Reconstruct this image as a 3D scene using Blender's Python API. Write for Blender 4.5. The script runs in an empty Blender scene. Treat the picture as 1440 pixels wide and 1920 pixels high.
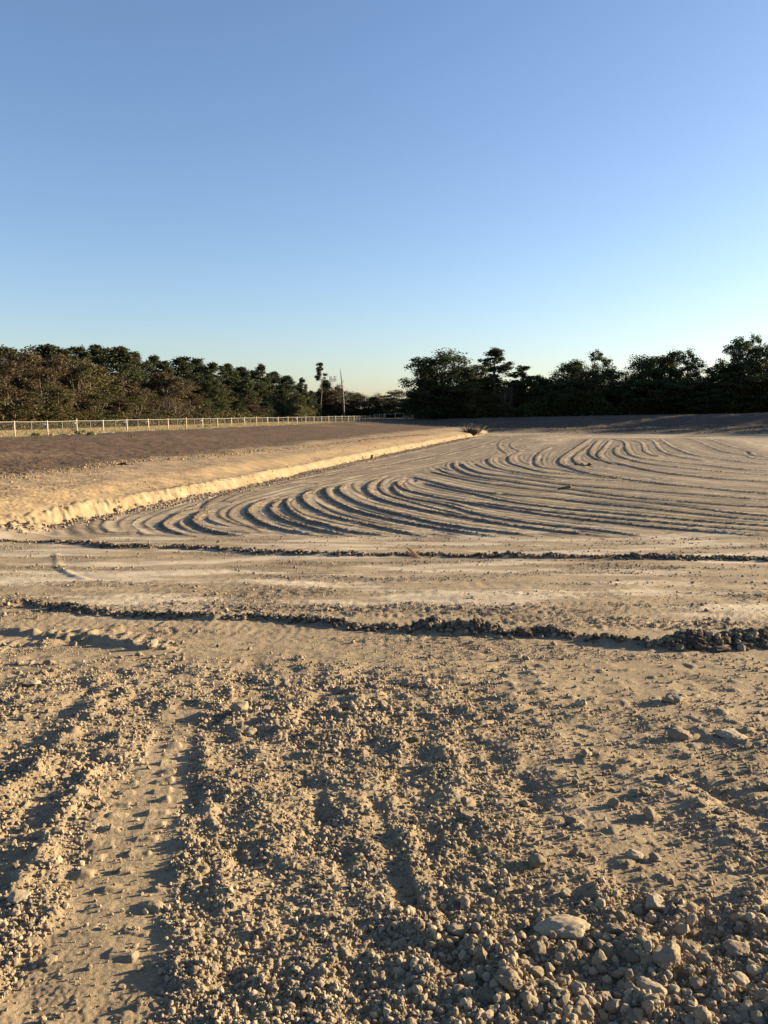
import bpy, bmesh, math, random
import numpy as np
import time
T0 = time.time()
def tick(m): pass
from mathutils import Vector, Matrix, kdtree, noise as mnoise

random.seed(7)
rng = np.random.default_rng(7)
SC = bpy.context.scene
COL = SC.collection

# ------------------------------------------------------------------ camera
F = 1495.0                       # focal length in photo pixels (1440 x 1920)
PITCH = math.atan(187.0 / F)     # horizon sits 187 px above the centre
CAMZ = 4.0
cd = bpy.data.cameras.new('camera')
cam = bpy.data.objects.new('camera', cd)
COL.objects.link(cam)
cd.sensor_fit = 'VERTICAL'
cd.sensor_height = 24.0
cd.lens = 24.0 * F / 1920.0
cd.clip_start = 0.05
cd.clip_end = 6000.0
cam.location = (0, 0, CAMZ)
cam.rotation_euler = (math.pi / 2 - PITCH, 0, 0)
SC.camera = cam

# ------------------------------------------------------------------ sky and sun
SUN_EL = math.radians(12.0)
SUN_AZ = math.radians(72.0)      # to the right of the view direction (+Y)
w = bpy.data.worlds.new('World')
SC.world = w
w.use_nodes = True
nt = w.node_tree
nt.nodes.clear()
sky = nt.nodes.new('ShaderNodeTexSky')
sky.sky_type = 'NISHITA'
sky.sun_disc = False
sky.sun_elevation = SUN_EL
sky.sun_rotation = SUN_AZ
sky.altitude = 0.0
sky.air_density = 1.0
sky.dust_density = 0.7
sky.ozone_density = 2.7
bg = nt.nodes.new('ShaderNodeBackground')
bg.inputs['Strength'].default_value = 0.061
wo = nt.nodes.new('ShaderNodeOutputWorld')
wb = nt.nodes.new('ShaderNodeVectorMath')       # the camera's white balance for the sky
wb.operation = 'MULTIPLY'
wb.inputs[1].default_value = (1.02, 0.972, 1.04)
nt.links.new(sky.outputs[0], wb.inputs[0])
nt.links.new(wb.outputs[0], bg.inputs[0])
nt.links.new(bg.outputs[0], wo.inputs[0])

sd = bpy.data.lights.new('sun', 'SUN')
sd.energy = 5.0
sd.angle = math.radians(0.6)
sd.color = (1.0, 0.79, 0.52)
sun = bpy.data.objects.new('sun', sd)
COL.objects.link(sun)
SDIR = Vector((math.sin(SUN_AZ) * math.cos(SUN_EL), math.cos(SUN_AZ) * math.cos(SUN_EL), math.sin(SUN_EL)))
sun.rotation_euler = SDIR.to_track_quat('Z', 'Y').to_euler()
sun.location = (60, -10, 40)

SC.view_settings.view_transform = 'Standard'
SC.view_settings.look = 'None'
SC.view_settings.gamma = 1.0
SC.view_settings.exposure = 1.9
SC.cycles.max_bounces = 6
SC.cycles.transparent_max_bounces = 12

# ------------------------------------------------------------------ helpers
def fade(t):
    return t * t * t * (t * (t * 6 - 15) + 10)

def _hash(ix, iy, seed):
    h = (ix.astype(np.int64) * 374761393 + iy.astype(np.int64) * 668265263 + seed * 1274126177) & 0xFFFFFFFF
    h = ((h ^ (h >> 13)) * 1274126177) & 0xFFFFFFFF
    return (h ^ (h >> 16)) & 0xFFFFFFFF

def gnoise(x, y, seed=0):
    """gradient noise, about -1..1"""
    x = np.asarray(x, float); y = np.asarray(y, float)
    x0 = np.floor(x); y0 = np.floor(y)
    fx = x - x0; fy = y - y0
    u = fade(fx); v = fade(fy)
    out = 0
    for dx in (0, 1):
        for dy in (0, 1):
            a = _hash(x0 + dx, y0 + dy, seed) * (2 * math.pi / 4294967296.0)
            g = np.cos(a) * (fx - dx) + np.sin(a) * (fy - dy)
            out = out + g * (u if dx else 1 - u) * (v if dy else 1 - v)
    return out * 1.5

def sstep(a, b, x):
    t = np.clip((x - a) / (b - a), 0, 1)
    return t * t * (3 - 2 * t)

def smax(a, b, k):
    h = np.clip(0.5 + 0.5 * (a - b) / k, 0, 1)
    return b + (a - b) * h + k * h * (1 - h)

CUT_Y = np.array([-40., 10., 20., 28.1, 42.2, 70.9, 129., 160., 200.])
CUT_X = np.array([-30., -17.2, -14.0, -11.7, -7.6, -.95, 13.8, 21.5, 31.])
FAR_X = np.array([-60., 8., 18.7, 69., 140., 400.])
FAR_Y = np.array([150., 158., 155., 144., 132., 100.])
TOP_X = np.array([-60., 8.4, 40., 87., 200.])
TOP_Z = np.array([2.1, 2.4, 3.1, 3.9, 4.3])

def cut_u(X, Y):
    wob = 0.30 * gnoise(Y * 0.12, Y * 0 + 3.3, 5) + 0.12 * gnoise(Y * 0.6, Y * 0 + 1.3, 6)
    return (np.interp(Y, CUT_Y, CUT_X) - X) * 0.97 + wob * sstep(20, 30, Y)

def far_v(X, Y):
    return Y - np.interp(X, FAR_X, FAR_Y)

def H_base(X, Y):
    X = np.asarray(X, float); Y = np.asarray(Y, float)
    u = cut_u(X, Y)
    near = 1 - sstep(21.0, 28.5, Y)
    fw = 0.60 + 6.5 * near
    face = sstep(0.0, 1.0, (u + 5.5 * near) / fw) * 0.50
    lip = sstep(0.2, 3.0, u) * 0.34 + sstep(1.5, 7.5, u) * 0.22
    bank = sstep(0.0, 1.0, (u - 7.2) / 18.0) * 0.55 + np.clip((u - 7.2) / 18.0, 0, 1) * 0.45
    hl = face + lip + bank * 0.94
    v = far_v(X, Y)
    top = np.interp(X, TOP_X, TOP_Z)
    hf = sstep(0, 3.5, v) * 0.75 + sstep(4, 10, v) * 0.15 + sstep(9, 25, v) * (top - 0.9)
    hr = 2.608 - 0.104 * np.maximum(Y, 0.6) - sstep(30, 60, np.abs(X)) * 0.0
    hr = np.where(Y > 25.2, -0.3, hr)
    h = smax(smax(hl, hf, 0.05), np.maximum(hr, -0.3), 0.10)
    h = h + 0.035 * gnoise(X * 0.23, Y * 0.15, 11) * sstep(3, 10, Y)
    return h

CP, SP = math.cos(PITCH), math.sin(PITCH)
def ray(px, py):
    xn = (px - 720.0) / F
    u = -(py - 960.0) / F
    return Vector((xn, CP + u * SP, -SP + u * CP))

def unproj(px, py):
    """ground points seen at photo pixels (arrays)"""
    px = np.asarray(px, float); py = np.asarray(py, float)
    xn = (px - 720.0) / F; u = -(py - 960.0) / F
    dx = xn; dy = CP + u * SP; dz = -SP + u * CP
    z = np.full(px.shape, 1.0)
    # march in depth
    t = np.full(px.shape, 0.5)
    hit = np.zeros(px.shape, bool)
    for i in range(700):
        step = 0.02 + t * 0.01
        tn = t + np.where(hit, 0, step)
        below = (CAMZ + dz * tn) < H_base(dx * tn, dy * tn)
        hit |= below
        t = np.where(hit, t, tn)
        if hit.all() or t.min() > 400:
            break
    lo = t; hi = t + 0.02 + t * 0.01
    for i in range(18):
        m = (lo + hi) / 2
        b = (CAMZ + dz * m) < H_base(dx * m, dy * m)
        hi = np.where(b, m, hi); lo = np.where(b, lo, m)
    t = (lo + hi) / 2
    return dx * t, dy * t

def floor_pt(px, py):
    d = ray(px, py)
    t = CAMZ / -d.z
    return d.x * t, d.y * t

def catmull(pts, n=8):
    P = [pts[0]] + list(pts) + [pts[-1]]
    out = []
    for i in range(1, len(P) - 2):
        p0, p1, p2, p3 = [np.array(q, float) for q in P[i - 1:i + 3]]
        for k in range(n):
            t = k / n
            out.append(0.5 * ((2 * p1) + (-p0 + p2) * t + (2 * p0 - 5 * p1 + 4 * p2 - p3) * t * t + (-p0 + 3 * p1 - 3 * p2 + p3) * t ** 3))
    out.append(np.array(pts[-1], float))
    return np.array(out)

def resample(P, step):
    seg = np.hypot(*(P[1:] - P[:-1]).T)
    s = np.concatenate([[0], np.cumsum(seg)])
    n = max(2, int(s[-1] / step))
    q = np.linspace(0, s[-1], n)
    return np.stack([np.interp(q, s, P[:, 0]), np.interp(q, s, P[:, 1])], 1)

def mesh_np(name, V, Fq, mats=None, smooth=False, mat_idx=None):
    """V (n,3), Fq (m,k) arrays -> mesh"""
    me = bpy.data.meshes.new(name)
    V = np.ascontiguousarray(V, dtype=np.float32)
    Fq = np.ascontiguousarray(Fq, dtype=np.int32)
    m, k = Fq.shape
    me.vertices.add(len(V)); me.vertices.foreach_set('co', V.ravel())
    me.loops.add(m * k); me.loops.foreach_set('vertex_index', Fq.ravel())
    me.polygons.add(m)
    me.polygons.foreach_set('loop_start', np.arange(0, m * k, k, dtype=np.int32))
    me.polygons.foreach_set('loop_total', np.full(m, k, dtype=np.int32))
    me.update(calc_edges=True)
    me.polygons.foreach_set('use_smooth', np.full(m, smooth, dtype=bool))
    for mt in (mats or []):
        me.materials.append(mt)
    if mat_idx is not None:
        me.polygons.foreach_set('material_index', mat_idx)
    return me

def link(name, me, parent=None, **props):
    o = bpy.data.objects.new(name, me)
    COL.objects.link(o)
    if parent is not None:
        o.parent = parent
    for k, v in props.items():
        if v is not None:
            o[k] = v
    return o

def empty(name, loc, label, cat, group=None, rz=0.0, scale=None):
    o = bpy.data.objects.new(name, None)
    COL.objects.link(o)
    o.empty_display_size = 0.2
    o.location = loc
    o.rotation_euler = (0, 0, rz)
    if scale: o.scale = scale
    o['label'] = label; o['category'] = cat
    if group: o['group'] = group
    return o

def newmat(name):
    m = bpy.data.materials.new(name)
    m.use_nodes = True
    m.node_tree.nodes.clear()
    return m, m.node_tree

def N(nt, typ, **kw):
    n = nt.nodes.new(typ)
    for k, v in kw.items():
        if k == 'inp':
            for a, b in v.items():
                n.inputs[a].default_value = b
        else:
            setattr(n, k, v)
    return n

# ------------------------------------------------------------------ materials
SOIL = 0.76
def soil_mat(name, attr=None, base=(0.4, 0.32, 0.22), bump=0.4, scale=1.0, var=0.35, rand=0.0):
    m, t = newmat(name)
    L = t.links.new
    out = N(t, 'ShaderNodeOutputMaterial')
    b = N(t, 'ShaderNodeBsdfPrincipled', inp={'Roughness': 0.95, 'Specular IOR Level': 0.12})
    L(b.outputs[0], out.inputs[0])
    tc = N(t, 'ShaderNodeTexCoord')
    if attr:
        col = N(t, 'ShaderNodeAttribute', attribute_name=attr).outputs['Color']
    else:
        col = N(t, 'ShaderNodeRGB'); col.outputs[0].default_value = (*base, 1); col = col.outputs[0]
    n1 = N(t, 'ShaderNodeTexNoise', inp={'Scale': 1.3 * scale, 'Detail': 8.0, 'Roughness': 0.65})
    n2 = N(t, 'ShaderNodeTexNoise', inp={'Scale': 34.0 * scale, 'Detail': 6.0, 'Roughness': 0.7})
    L(tc.outputs['Object'], n1.inputs['Vector']); L(tc.outputs['Object'], n2.inputs['Vector'])
    r1 = N(t, 'ShaderNodeMapRange', inp={'From Min': 0.3, 'From Max': 0.7, 'To Min': SOIL * (1 - var), 'To Max': SOIL * (1 + var)})
    r2 = N(t, 'ShaderNodeMapRange', inp={'From Min': 0.3, 'From Max': 0.7, 'To Min': 1 - var * .8, 'To Max': 1 + var * .8})
    L(n1.outputs['Fac'], r1.inputs['Value']); L(n2.outputs['Fac'], r2.inputs['Value'])
    mu = N(t, 'ShaderNodeMath', operation='MULTIPLY'); L(r1.outputs[0], mu.inputs[0]); L(r2.outputs[0], mu.inputs[1])
    v = mu.outputs[0]
    if rand > 0:
        oi = N(t, 'ShaderNodeObjectInfo')
        rr = N(t, 'ShaderNodeMapRange', inp={'To Min': 1 - rand, 'To Max': 1 + rand})
        L(oi.outputs['Random'], rr.inputs['Value'])
        m2 = N(t, 'ShaderNodeMath', operation='MULTIPLY'); L(v, m2.inputs[0]); L(rr.outputs[0], m2.inputs[1]); v = m2.outputs[0]
    sc = N(t, 'ShaderNodeVectorMath', operation='SCALE')
    L(col, sc.inputs[0]); L(v, sc.inputs['Scale'])
    L(sc.outputs[0], b.inputs['Base Color'])
    bn = N(t, 'ShaderNodeTexNoise', inp={'Scale': 60.0 * scale, 'Detail': 7.0, 'Roughness': 0.75})
    L(tc.outputs['Object'], bn.inputs['Vector'])
    bp = N(t, 'ShaderNodeBump', inp={'Strength': bump, 'Distance': 0.02 / scale})
    L(bn.outputs['Fac'], bp.inputs['Height'])
    L(bp.outputs[0], b.inputs['Normal'])
    return m

M = {}
M['ground'] = soil_mat('soil', attr='tint', bump=0.7, scale=1.0, var=0.16)
M['clod'] = soil_mat('dry_clay', base=(0.34, 0.272, 0.178), bump=0.7, scale=2.2, var=0.18, rand=0.24)
M['crumb'] = soil_mat('crumbled_clay', attr='tint', bump=0.3, scale=2.0, var=0.14)
M['dark'] = soil_mat('damp_shaded_clay', base=(0.115, 0.090, 0.061), bump=0.7, scale=2.0, var=0.25, rand=0.3)  # damp clay, darkened further to carry the shaded side of windrow clods
M['pale'] = soil_mat('pale_clay', base=(0.43, 0.355, 0.24), bump=0.5, scale=2.2, var=0.14)

def leaf_mat(name, cols, rough=0.7, trans=0.25):
    m, t = newmat(name)
    L = t.links.new
    out = N(t, 'ShaderNodeOutputMaterial')
    d = N(t, 'ShaderNodeBsdfPrincipled', inp={'Roughness': rough, 'Specular IOR Level': 0.2})
    tr = N(t, 'ShaderNodeBsdfTranslucent')
    mx = N(t, 'ShaderNodeMixShader', inp={0: trans})
    ge = N(t, 'ShaderNodeNewGeometry')
    oi = N(t, 'ShaderNodeObjectInfo')
    cr = N(t, 'ShaderNodeValToRGB')
    e = cr.color_ramp.elements
    e[0].color = (*cols[0], 1); e[1].color = (*cols[-1], 1)
    for i, c in enumerate(cols[1:-1]):
        q = e.new((i + 1) / (len(cols) - 1)); q.color = (*c, 1)
    tc = N(t, 'ShaderNodeTexCoord')
    nz = N(t, 'ShaderNodeTexNoise', inp={'Scale': 0.55, 'Detail': 3.0})
    L(tc.outputs['Object'], nz.inputs['Vector'])
    a = N(t, 'ShaderNodeMath', operation='MULTIPLY_ADD', inp={1: 0.35, 2: -0.3})
    L(ge.outputs['Random Per Island'], a.inputs[0])
    a2 = N(t, 'ShaderNodeMath', operation='MULTIPLY_ADD', inp={1: 1.1}); L(nz.outputs['Fac'], a2.inputs[0]); L(a.outputs[0], a2.inputs[2])
    a3 = N(t, 'ShaderNodeMath', operation='MULTIPLY_ADD', inp={1: 0.4, 2: -0.1}); L(oi.outputs['Random'], a3.inputs[0])
    ad = N(t, 'ShaderNodeMath', operation='ADD'); L(a2.outputs[0], ad.inputs[0]); L(a3.outputs[0], ad.inputs[1])
    L(ad.outputs[0], cr.inputs[0])
    L(cr.outputs[0], d.inputs['Base Color']); L(cr.outputs[0], tr.inputs['Color'])
    L(d.outputs[0], mx.inputs[1]); L(tr.outputs[0], mx.inputs[2]); L(mx.outputs[0], out.inputs[0])
    return m

M['pine'] = leaf_mat('pine_needles', [(0.022, 0.030, 0.012), (0.038, 0.047, 0.019), (0.062, 0.068, 0.030)])
M['green'] = leaf_mat('broad_leaves', [(0.022, 0.034, 0.012), (0.042, 0.055, 0.018), (0.078, 0.080, 0.028)])
M['olive'] = leaf_mat('turning_leaves', [(0.042, 0.048, 0.018), (0.070, 0.068, 0.024), (0.095, 0.078, 0.030)])
M['brown'] = leaf_mat('russet_leaves', [(0.052, 0.040, 0.022), (0.078, 0.058, 0.030), (0.10, 0.074, 0.038)])
M['weed'] = leaf_mat('weed_leaves', [(0.05, 0.07, 0.02), (0.09, 0.11, 0.035), (0.16, 0.16, 0.06)])
M['straw'] = leaf_mat('dry_grass', [(0.20, 0.15, 0.07), (0.28, 0.21, 0.10), (0.20, 0.19, 0.08)])

def plain(name, base, rough=0.8, metal=0.0, var=0.2, scale=6.0, bump=0.3):
    m, t = newmat(name)
    L = t.links.new
    out = N(t, 'ShaderNodeOutputMaterial')
    b = N(t, 'ShaderNodeBsdfPrincipled', inp={'Roughness': rough, 'Metallic': metal, 'Specular IOR Level': 0.3})
    tc = N(t, 'ShaderNodeTexCoord')
    nz = N(t, 'ShaderNodeTexNoise', inp={'Scale': scale, 'Detail': 6.0})
    L(tc.outputs['Object'], nz.inputs['Vector'])
    r = N(t, 'ShaderNodeMapRange', inp={'From Min': 0.3, 'From Max': 0.7, 'To Min': 1 - var, 'To Max': 1 + var})
    L(nz.outputs['Fac'], r.inputs['Value'])
    s = N(t, 'ShaderNodeVectorMath', operation='SCALE'); s.inputs[0].default_value = base
    L(r.outputs[0], s.inputs['Scale']); L(s.outputs[0], b.inputs['Base Color'])
    bp = N(t, 'ShaderNodeBump', inp={'Strength': bump, 'Distance': 0.03})
    L(nz.outputs['Fac'], bp.inputs['Height']); L(bp.outputs[0], b.inputs['Normal'])
    L(b.outputs[0], out.inputs[0])
    return m
M['bark'] = plain('bark', (0.11, 0.085, 0.06), var=0.4, scale=8)
M['palebark'] = plain('weathered_bark', (0.12, 0.095, 0.07), var=0.35, scale=8)
M['deadwood'] = plain('dead_wood', (0.12, 0.09, 0.065), var=0.3)
M['wood'] = plain('splintered_wood', (0.42, 0.29, 0.15), var=0.3, scale=20)
M['post'] = plain('painted_steel', (0.44, 0.375, 0.27), rough=0.55, var=0.1)
M['thinpost'] = plain('galvanised_steel', (0.22, 0.20, 0.165), rough=0.5, var=0.1)
M['tag'] = plain('white_plastic', (0.6, 0.6, 0.58), rough=0.5, var=0.03)
M['mast'] = plain('mast_steel', (0.42, 0.42, 0.42), rough=0.5, var=0.1)

def chain_mat():
    m, t = newmat('chain_link_wire')
    L = t.links.new
    out = N(t, 'ShaderNodeOutputMaterial')
    uv = N(t, 'ShaderNodeUVMap', uv_map='UVMap')
    sp = N(t, 'ShaderNodeSeparateXYZ'); L(uv.outputs[0], sp.inputs[0])
    res = []
    for op in ('ADD', 'SUBTRACT'):
        a = N(t, 'ShaderNodeMath', operation=op); L(sp.outputs[0], a.inputs[0]); L(sp.outputs[1], a.inputs[1])
        k = N(t, 'ShaderNodeMath', operation='MULTIPLY', inp={1: 12.0}); L(a.outputs[0], k.inputs[0])
        fr = N(t, 'ShaderNodeMath', operation='FRACT'); L(k.outputs[0], fr.inputs[0])
        lt = N(t, 'ShaderNodeMath', operation='LESS_THAN', inp={1: 0.028}); L(fr.outputs[0], lt.inputs[0])
        res.append(lt.outputs[0])
    mxm = N(t, 'ShaderNodeMath', operation='MAXIMUM'); L(res[0], mxm.inputs[0]); L(res[1], mxm.inputs[1])
    b = N(t, 'ShaderNodeBsdfPrincipled', inp={'Base Color': (0.18, 0.165, 0.13, 1), 'Roughness': 0.5})
    tr = N(t, 'ShaderNodeBsdfTransparent')
    mx = N(t, 'ShaderNodeMixShader')
    L(mxm.outputs[0], mx.inputs[0]); L(tr.outputs[0], mx.inputs[1]); L(b.outputs[0], mx.inputs[2])
    L(mx.outputs[0], out.inputs[0])
    return m
M['chain'] = chain_mat()

# ------------------------------------------------------------------ graded windrows on the pit floor (photo pixels -> floor)
# (height, width, points)
RIDGES = [
 (.035,.22,[(235,996),(224,985),(240,970),(300,950),(400,925),(500,905)]),
 (.04,.22,[(300,1000),(272,985),(281,974),(320,957),(380,938)]),
 (.15,.30,[(385,1008),(345,1003),(322,997),(308,989),(308,982),(322,973),(345,962),(372,954)]),
 (.16,.45,[(510,1012),(450,1006),(400,998),(372,986),(362,977),(368,968),(385,960),(402,955)]),
 (.05,.25,[(505,1005),(467,987),(440,975),(430,963),(455,945),(520,925),(580,910)]),
 (.15,.32,[(640,1012),(590,1006),(540,997),(500,985),(475,970),(466,960),(475,950),(500,939),(530,930)]),
 (.16,.38,[(705,1013),(650,1006),(600,997),(560,985),(530,975),(512,962),(508,954),(520,945),(537,937)]),
 (.17,.40,[(775,1014),(720,1006),(660,1000),(610,987),(570,974),(547,960),(538,948),(542,938),(552,932)]),
 (.15,.38,[(880,1015),(812,1009),(750,999),(702,988),(652,976),(615,966),(590,955),(575,945),(568,932),(590,920),(620,914)]),
 (.16,.40,[(990,1015),(900,1004),(825,992),(762,981),(715,971),(672,960),(648,951),(625,940),(614,930),(612,920),(622,914)]),
 (.15,.40,[(1055,1014),(975,1004),(900,995),(825,983),(762,969),(715,957),(677,946),(652,934),(640,925),(639,915),(649,909)]),
 (.15,.40,[(1225,1016),(1151,1008),(1060,1000),(950,985),(875,972),(800,959),(740,946),(707,935),(692,925),(690,915),(700,905),(718,897)]),
 (.08,.25,[(900,973),(800,950),(735,932),(715,920),(714,910),(722,900),(742,893)]),
 (.13,.35,[(1334,1018),(1234,1010),(1123,996),(1040,987),(975,979),(900,966),(837,948),(775,937),(750,928),(739,916),(740,909)]),
 (.14,.40,[(1640,1018),(1440,1007),(1262,994),(1151,982),(1040,969),(975,960),(912,950),(850,939),(812,932),(762,919),(745,908),(760,900)]),
 (.12,.40,[(1640,1006),(1440,997),(1318,989),(1179,976),(1040,962),(950,951),(880,940)]),
 (.13,.40,[(1640,996),(1440,987),(1234,972),(1123,961),(1040,953),(950,941),(900,930),(825,914),(790,906)]),
 (.13,.45,[(1640,985),(1440,976),(1318,966),(1207,955),(1123,947),(1040,937),(925,927),(850,914),(800,902),(765,894)]),
 (.12,.40,[(1640,976),(1440,968),(1262,949),(1151,937),(1060,926),(975,916),(900,905),(850,895),(805,884)]),
 (.10,.35,[(950,907),(890,898),(845,889),(817,878)]),
 (.13,.45,[(1640,959),(1440,953),(1290,943),(1190,934),(1060,917),(1000,910),(950,903),(900,895),(870,887),(853,877),(853,868)]),
 (.13,.45,[(1640,946),(1440,939),(1262,926),(1151,917),(1060,909),(975,898),(912,890),(880,881),(865,870)]),
 (.10,.35,[(1060,903),(950,887),(912,880),(891,870)]),
 (.13,.50,[(1640,932),(1440,926),(1318,917),(1207,906),(1095,900),(1040,896),(975,887),(937,880),(920,871),(917,862),(934,856)]),
 (.12,.45,[(1207,903),(1100,893),(1025,887),(975,875),(957,867),(957,857),(977,847)]),
 (.11,.45,[(1183,900),(1110,893),(1060,884),(1015,877),(1004,867),(1012,850),(1037,837)]),
 (.16,.55,[(1640,934),(1440,927),(1275,913),(1183,901),(1107,889),(1061,876),(1050,867),(1061,855),(1080,842),(1107,824)]),
 (.12,.45,[(1110,834),(1080,856),(1078,866),(1100,876)]),
 (.15,.55,[(1640,912),(1440,905),(1306,895),(1214,883),(1153,869),(1122,863),(1107,852),(1113,838),(1125,826)]),
 (.13,.45,[(1145,826),(1133,840),(1122,855),(1135,866),(1160,873)]),
 (.14,.55,[(1640,898),(1440,892),(1306,882),(1214,870),(1165,858),(1153,846),(1165,835)]),
 (.14,.55,[(1640,890),(1440,885),(1306,872),(1229,864),(1190,857),(1176,846),(1171,830),(1147,823)]),
 (.12,.50,[(1240,858),(1211,849),(1203,832),(1180,824)]),
 (.13,.55,[(1330,866),(1275,858),(1241,847),(1226,829),(1210,823)]),
 (.13,.55,[(1640,880),(1440,872),(1321,858),(1269,843),(1238,824)]),
 (.13,.60,[(1640,870),(1440,864),(1397,855),(1351,846),(1306,827),(1280,822)]),
 (.13,.60,[(1640,866),(1440,858),(1397,846),(1330,824)]),
 (.12,.40,[(235,962),(300,943),(400,921),(540,893),(700,863),(880,825)]),
 (.10,.50,[(380,958),(400,940),(450,922),(540,904),(650,888),(800,860),(900,838),(960,820)]),
 (.06,.35,[(560,922),(700,890),(800,872),(900,850),(1000,828)]),
 (.07,.35,[(480,920),(640,884),(760,862),(880,838),(940,818)]),
 (.06,.35,[(700,880),(800,858),(900,832),(1000,816),(1200,817)]),
 (.09,.45,[(950,852),(937,842),(936,832),(950,824),(1000,818)]),
 (.09,.45,[(975,848),(960,840),(958,832),(975,824)]),
 (.08,.45,[(860,846),(920,838),(965,836)]),
 (.07,.40,[(1060,835),(1000,845),(960,850)]),
]
NR = len(RIDGES)
RIDGES = [(h, wd, pts, (0, 0)) for h, wd, pts in RIDGES] + [(h * .30, wd * .6, pts, (.62, 1.75)) for h, wd, pts in RIDGES if h >= .12]
kd_pts = []; kd_tan = []; kd_h = []; kd_w = []; kd_edge = []
for (h, wd, pts, sh) in RIDGES:
    P = np.array([floor_pt(*p) for p in catmull(pts, 10)]) + np.array(sh)
    P = resample(P, 0.12)
    T = np.gradient(P, axis=0); T /= np.hypot(T[:, 0], T[:, 1])[:, None] + 1e-9
    L = len(P)
    e = np.minimum(np.arange(L), np.arange(L)[::-1]) * 0.12
    for i in range(L):
        kd_pts.append(P[i]); kd_tan.append(T[i]); kd_h.append(h); kd_w.append(wd); kd_edge.append(e[i])
kd = kdtree.KDTree(len(kd_pts))
for i, p in enumerate(kd_pts):
    kd.insert((p[0], p[1], 0), i)
kd.balance()
kd_pts = np.array(kd_pts); kd_tan = np.array(kd_tan); kd_h = np.array(kd_h); kd_w = np.array(kd_w); kd_edge = np.array(kd_edge)

# windrows crossing the ramp, ruts: (height, width, roughness, points) unprojected on the ramp
W2 = [(-500,1002),(-150,1012),(0,1017),(100,1018),(170,1022),(215,1027),(270,1028),(330,1028),(450,1035),(560,1040),(700,1043),(900,1046),(1080,1048),(1250,1050),(1440,1052),(1600,1054),(2000,1058)]
W1 = [(-600,1156),(-120,1150),(0,1142),(60,1136),(130,1146),(210,1154),(300,1160),(400,1163),(500,1164),(600,1173),(700,1181),(840,1187),(960,1191),(1060,1194),(1130,1206),(1250,1214),(1340,1212),(1440,1210),(1600,1214),(2000,1222)]
LINES = [
 (.085, .14, .8, W2),
 (.045, .10, .9, W1),
 (.065, .18, .9, [(1240,1212),(1300,1212),(1360,1208),(1440,1205),(1560,1204)]),
 (.07, .13, .9, [(790,1185),(835,1184),(880,1188),(960,1190)]),
 (.022, .09, .8, [(106,1036),(106,1045),(112,1062),(130,1076),(165,1088),(205,1096)]),
 (.05, .10, .8, [(0,1182),(60,1190),(150,1200),(240,1212),(330,1218)]),
 (.04, .10, .8, [(60,1215),(140,1200),(220,1185)]),
 (.035, .10, .8, [(140,1205),(200,1185),(300,1180)]),
 # foreground rubble crests and shallow ruts
 (.028,.07,.8, [(-60,1560),(10,1500),(90,1430),(140,1370),(200,1310)]),
 (.026,.05,.8, [(-20,1760),(50,1650),(110,1560),(160,1480),(190,1430),(240,1360)]),
 (.012,.04,.8, [(430,1750),(405,1600),(390,1500),(385,1400),(390,1320)]),
 (.025,.20, .6, [(430,1330),(520,1335),(620,1330),(730,1310),(820,1300)]),
 (.025,.16, .7, [(470,1370),(560,1372),(640,1372)]),
 (-.011,.045,.3, [(775,1720),(745,1630),(715,1550),(690,1480)]),
 (.009,.045,.7, [(830,1760),(790,1650),(755,1550),(730,1470)]),
 (-.010,.04,.3, [(680,1740),(650,1640),(615,1560),(590,1480)]),
 (-.015,.10,.3,[(-40,1450),(40,1400),(100,1350),(160,1300),(200,1270)]),
 (-.015,.10,.3, [(880,1400),(960,1440),(1010,1500),(1060,1560)]),
 (-.015,.10,.3, [(1240,1440),(1330,1480),(1440,1540)]),
 (.02,.12,.6,  [(1090,1400),(1180,1440),(1290,1500),(1440,1590)]),
 (.02,.12,.6,  [(1180,1340),(1300,1370),(1440,1410)]),
 (.015,.10,.6,  [(820,1330),(900,1330),(1000,1320),(1150,1310)]),
 (.025,.25,.6,  [(720,1900),(860,1830),(1000,1800),(1150,1790),(1320,1820)]),
]
LXY = []
for (h, wd, rg, pts) in LINES:
    q = catmull(pts, 6)
    x, y = unproj(q[:, 0], q[:, 1])
    LXY.append(resample(np.stack([x, y], 1), 0.03 if wd < .12 else 0.06))

# bank-foot crumb line between bench and dark bank (photo pixels)
FOOT = [(-40,905),(0,900),(60,893),(150,880),(240,868),(300,864),(420,853),(500,845),(600,836),(720,821),(800,815)]
fx, fy = unproj(*np.array(catmull(FOOT, 8)).T)
FOOTXY = resample(np.stack([fx, fy], 1), 0.4)

tick('unproj')
# ------------------------------------------------------------------ ground sheet
def rows_from_py(a, b, step):
    """depth rows on a plane ~ground for photo rows a..b (descending py -> growing depth)"""
    py = np.arange(a, b, -step)
    x, y = unproj(np.full(py.shape, 900.0), py)
    return [float(v) for v in y]
ys_near = rows_from_py(2150, 1012, 1.5)
y0, y1 = ys_near[-1], 158.0
py0 = 1012.0
ys = list(ys_near)
py = py0
while True:
    py -= 0.62
    d = ray(900, py); y = d.y * (CAMZ - 0.0) / -d.z
    if y > y1: break
    if y > ys[-1] + 0.02: ys.append(y)
y = ys[-1]
while y < 235: y += 0.6; ys.append(y)
while y < 2500: y += max(3, y * 0.06); ys.append(y)
back = [ys[0] - e for e in np.geomspace(0.05, 400, 30)][::-1]
YR = np.array(back + ys)
YR = np.unique(np.round(YR, 5))
inner = np.concatenate([-0.60 - np.geomspace(.004, .8, 100)[::-1], np.linspace(-0.60, 0.60, 930), 0.60 + np.geomspace(.004, .8, 100)])
NI = len(inner)
ext = np.geomspace(0.02, 1500, 34)
def wfun(Y):
    return np.sqrt(np.maximum(Y, 0) ** 2 + 0.8)
WY = wfun(YR)
CORE = inner[None, :] * WY[:, None]
LEFT = inner[0] * WY[:, None] - ext[::-1][None, :]
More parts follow.
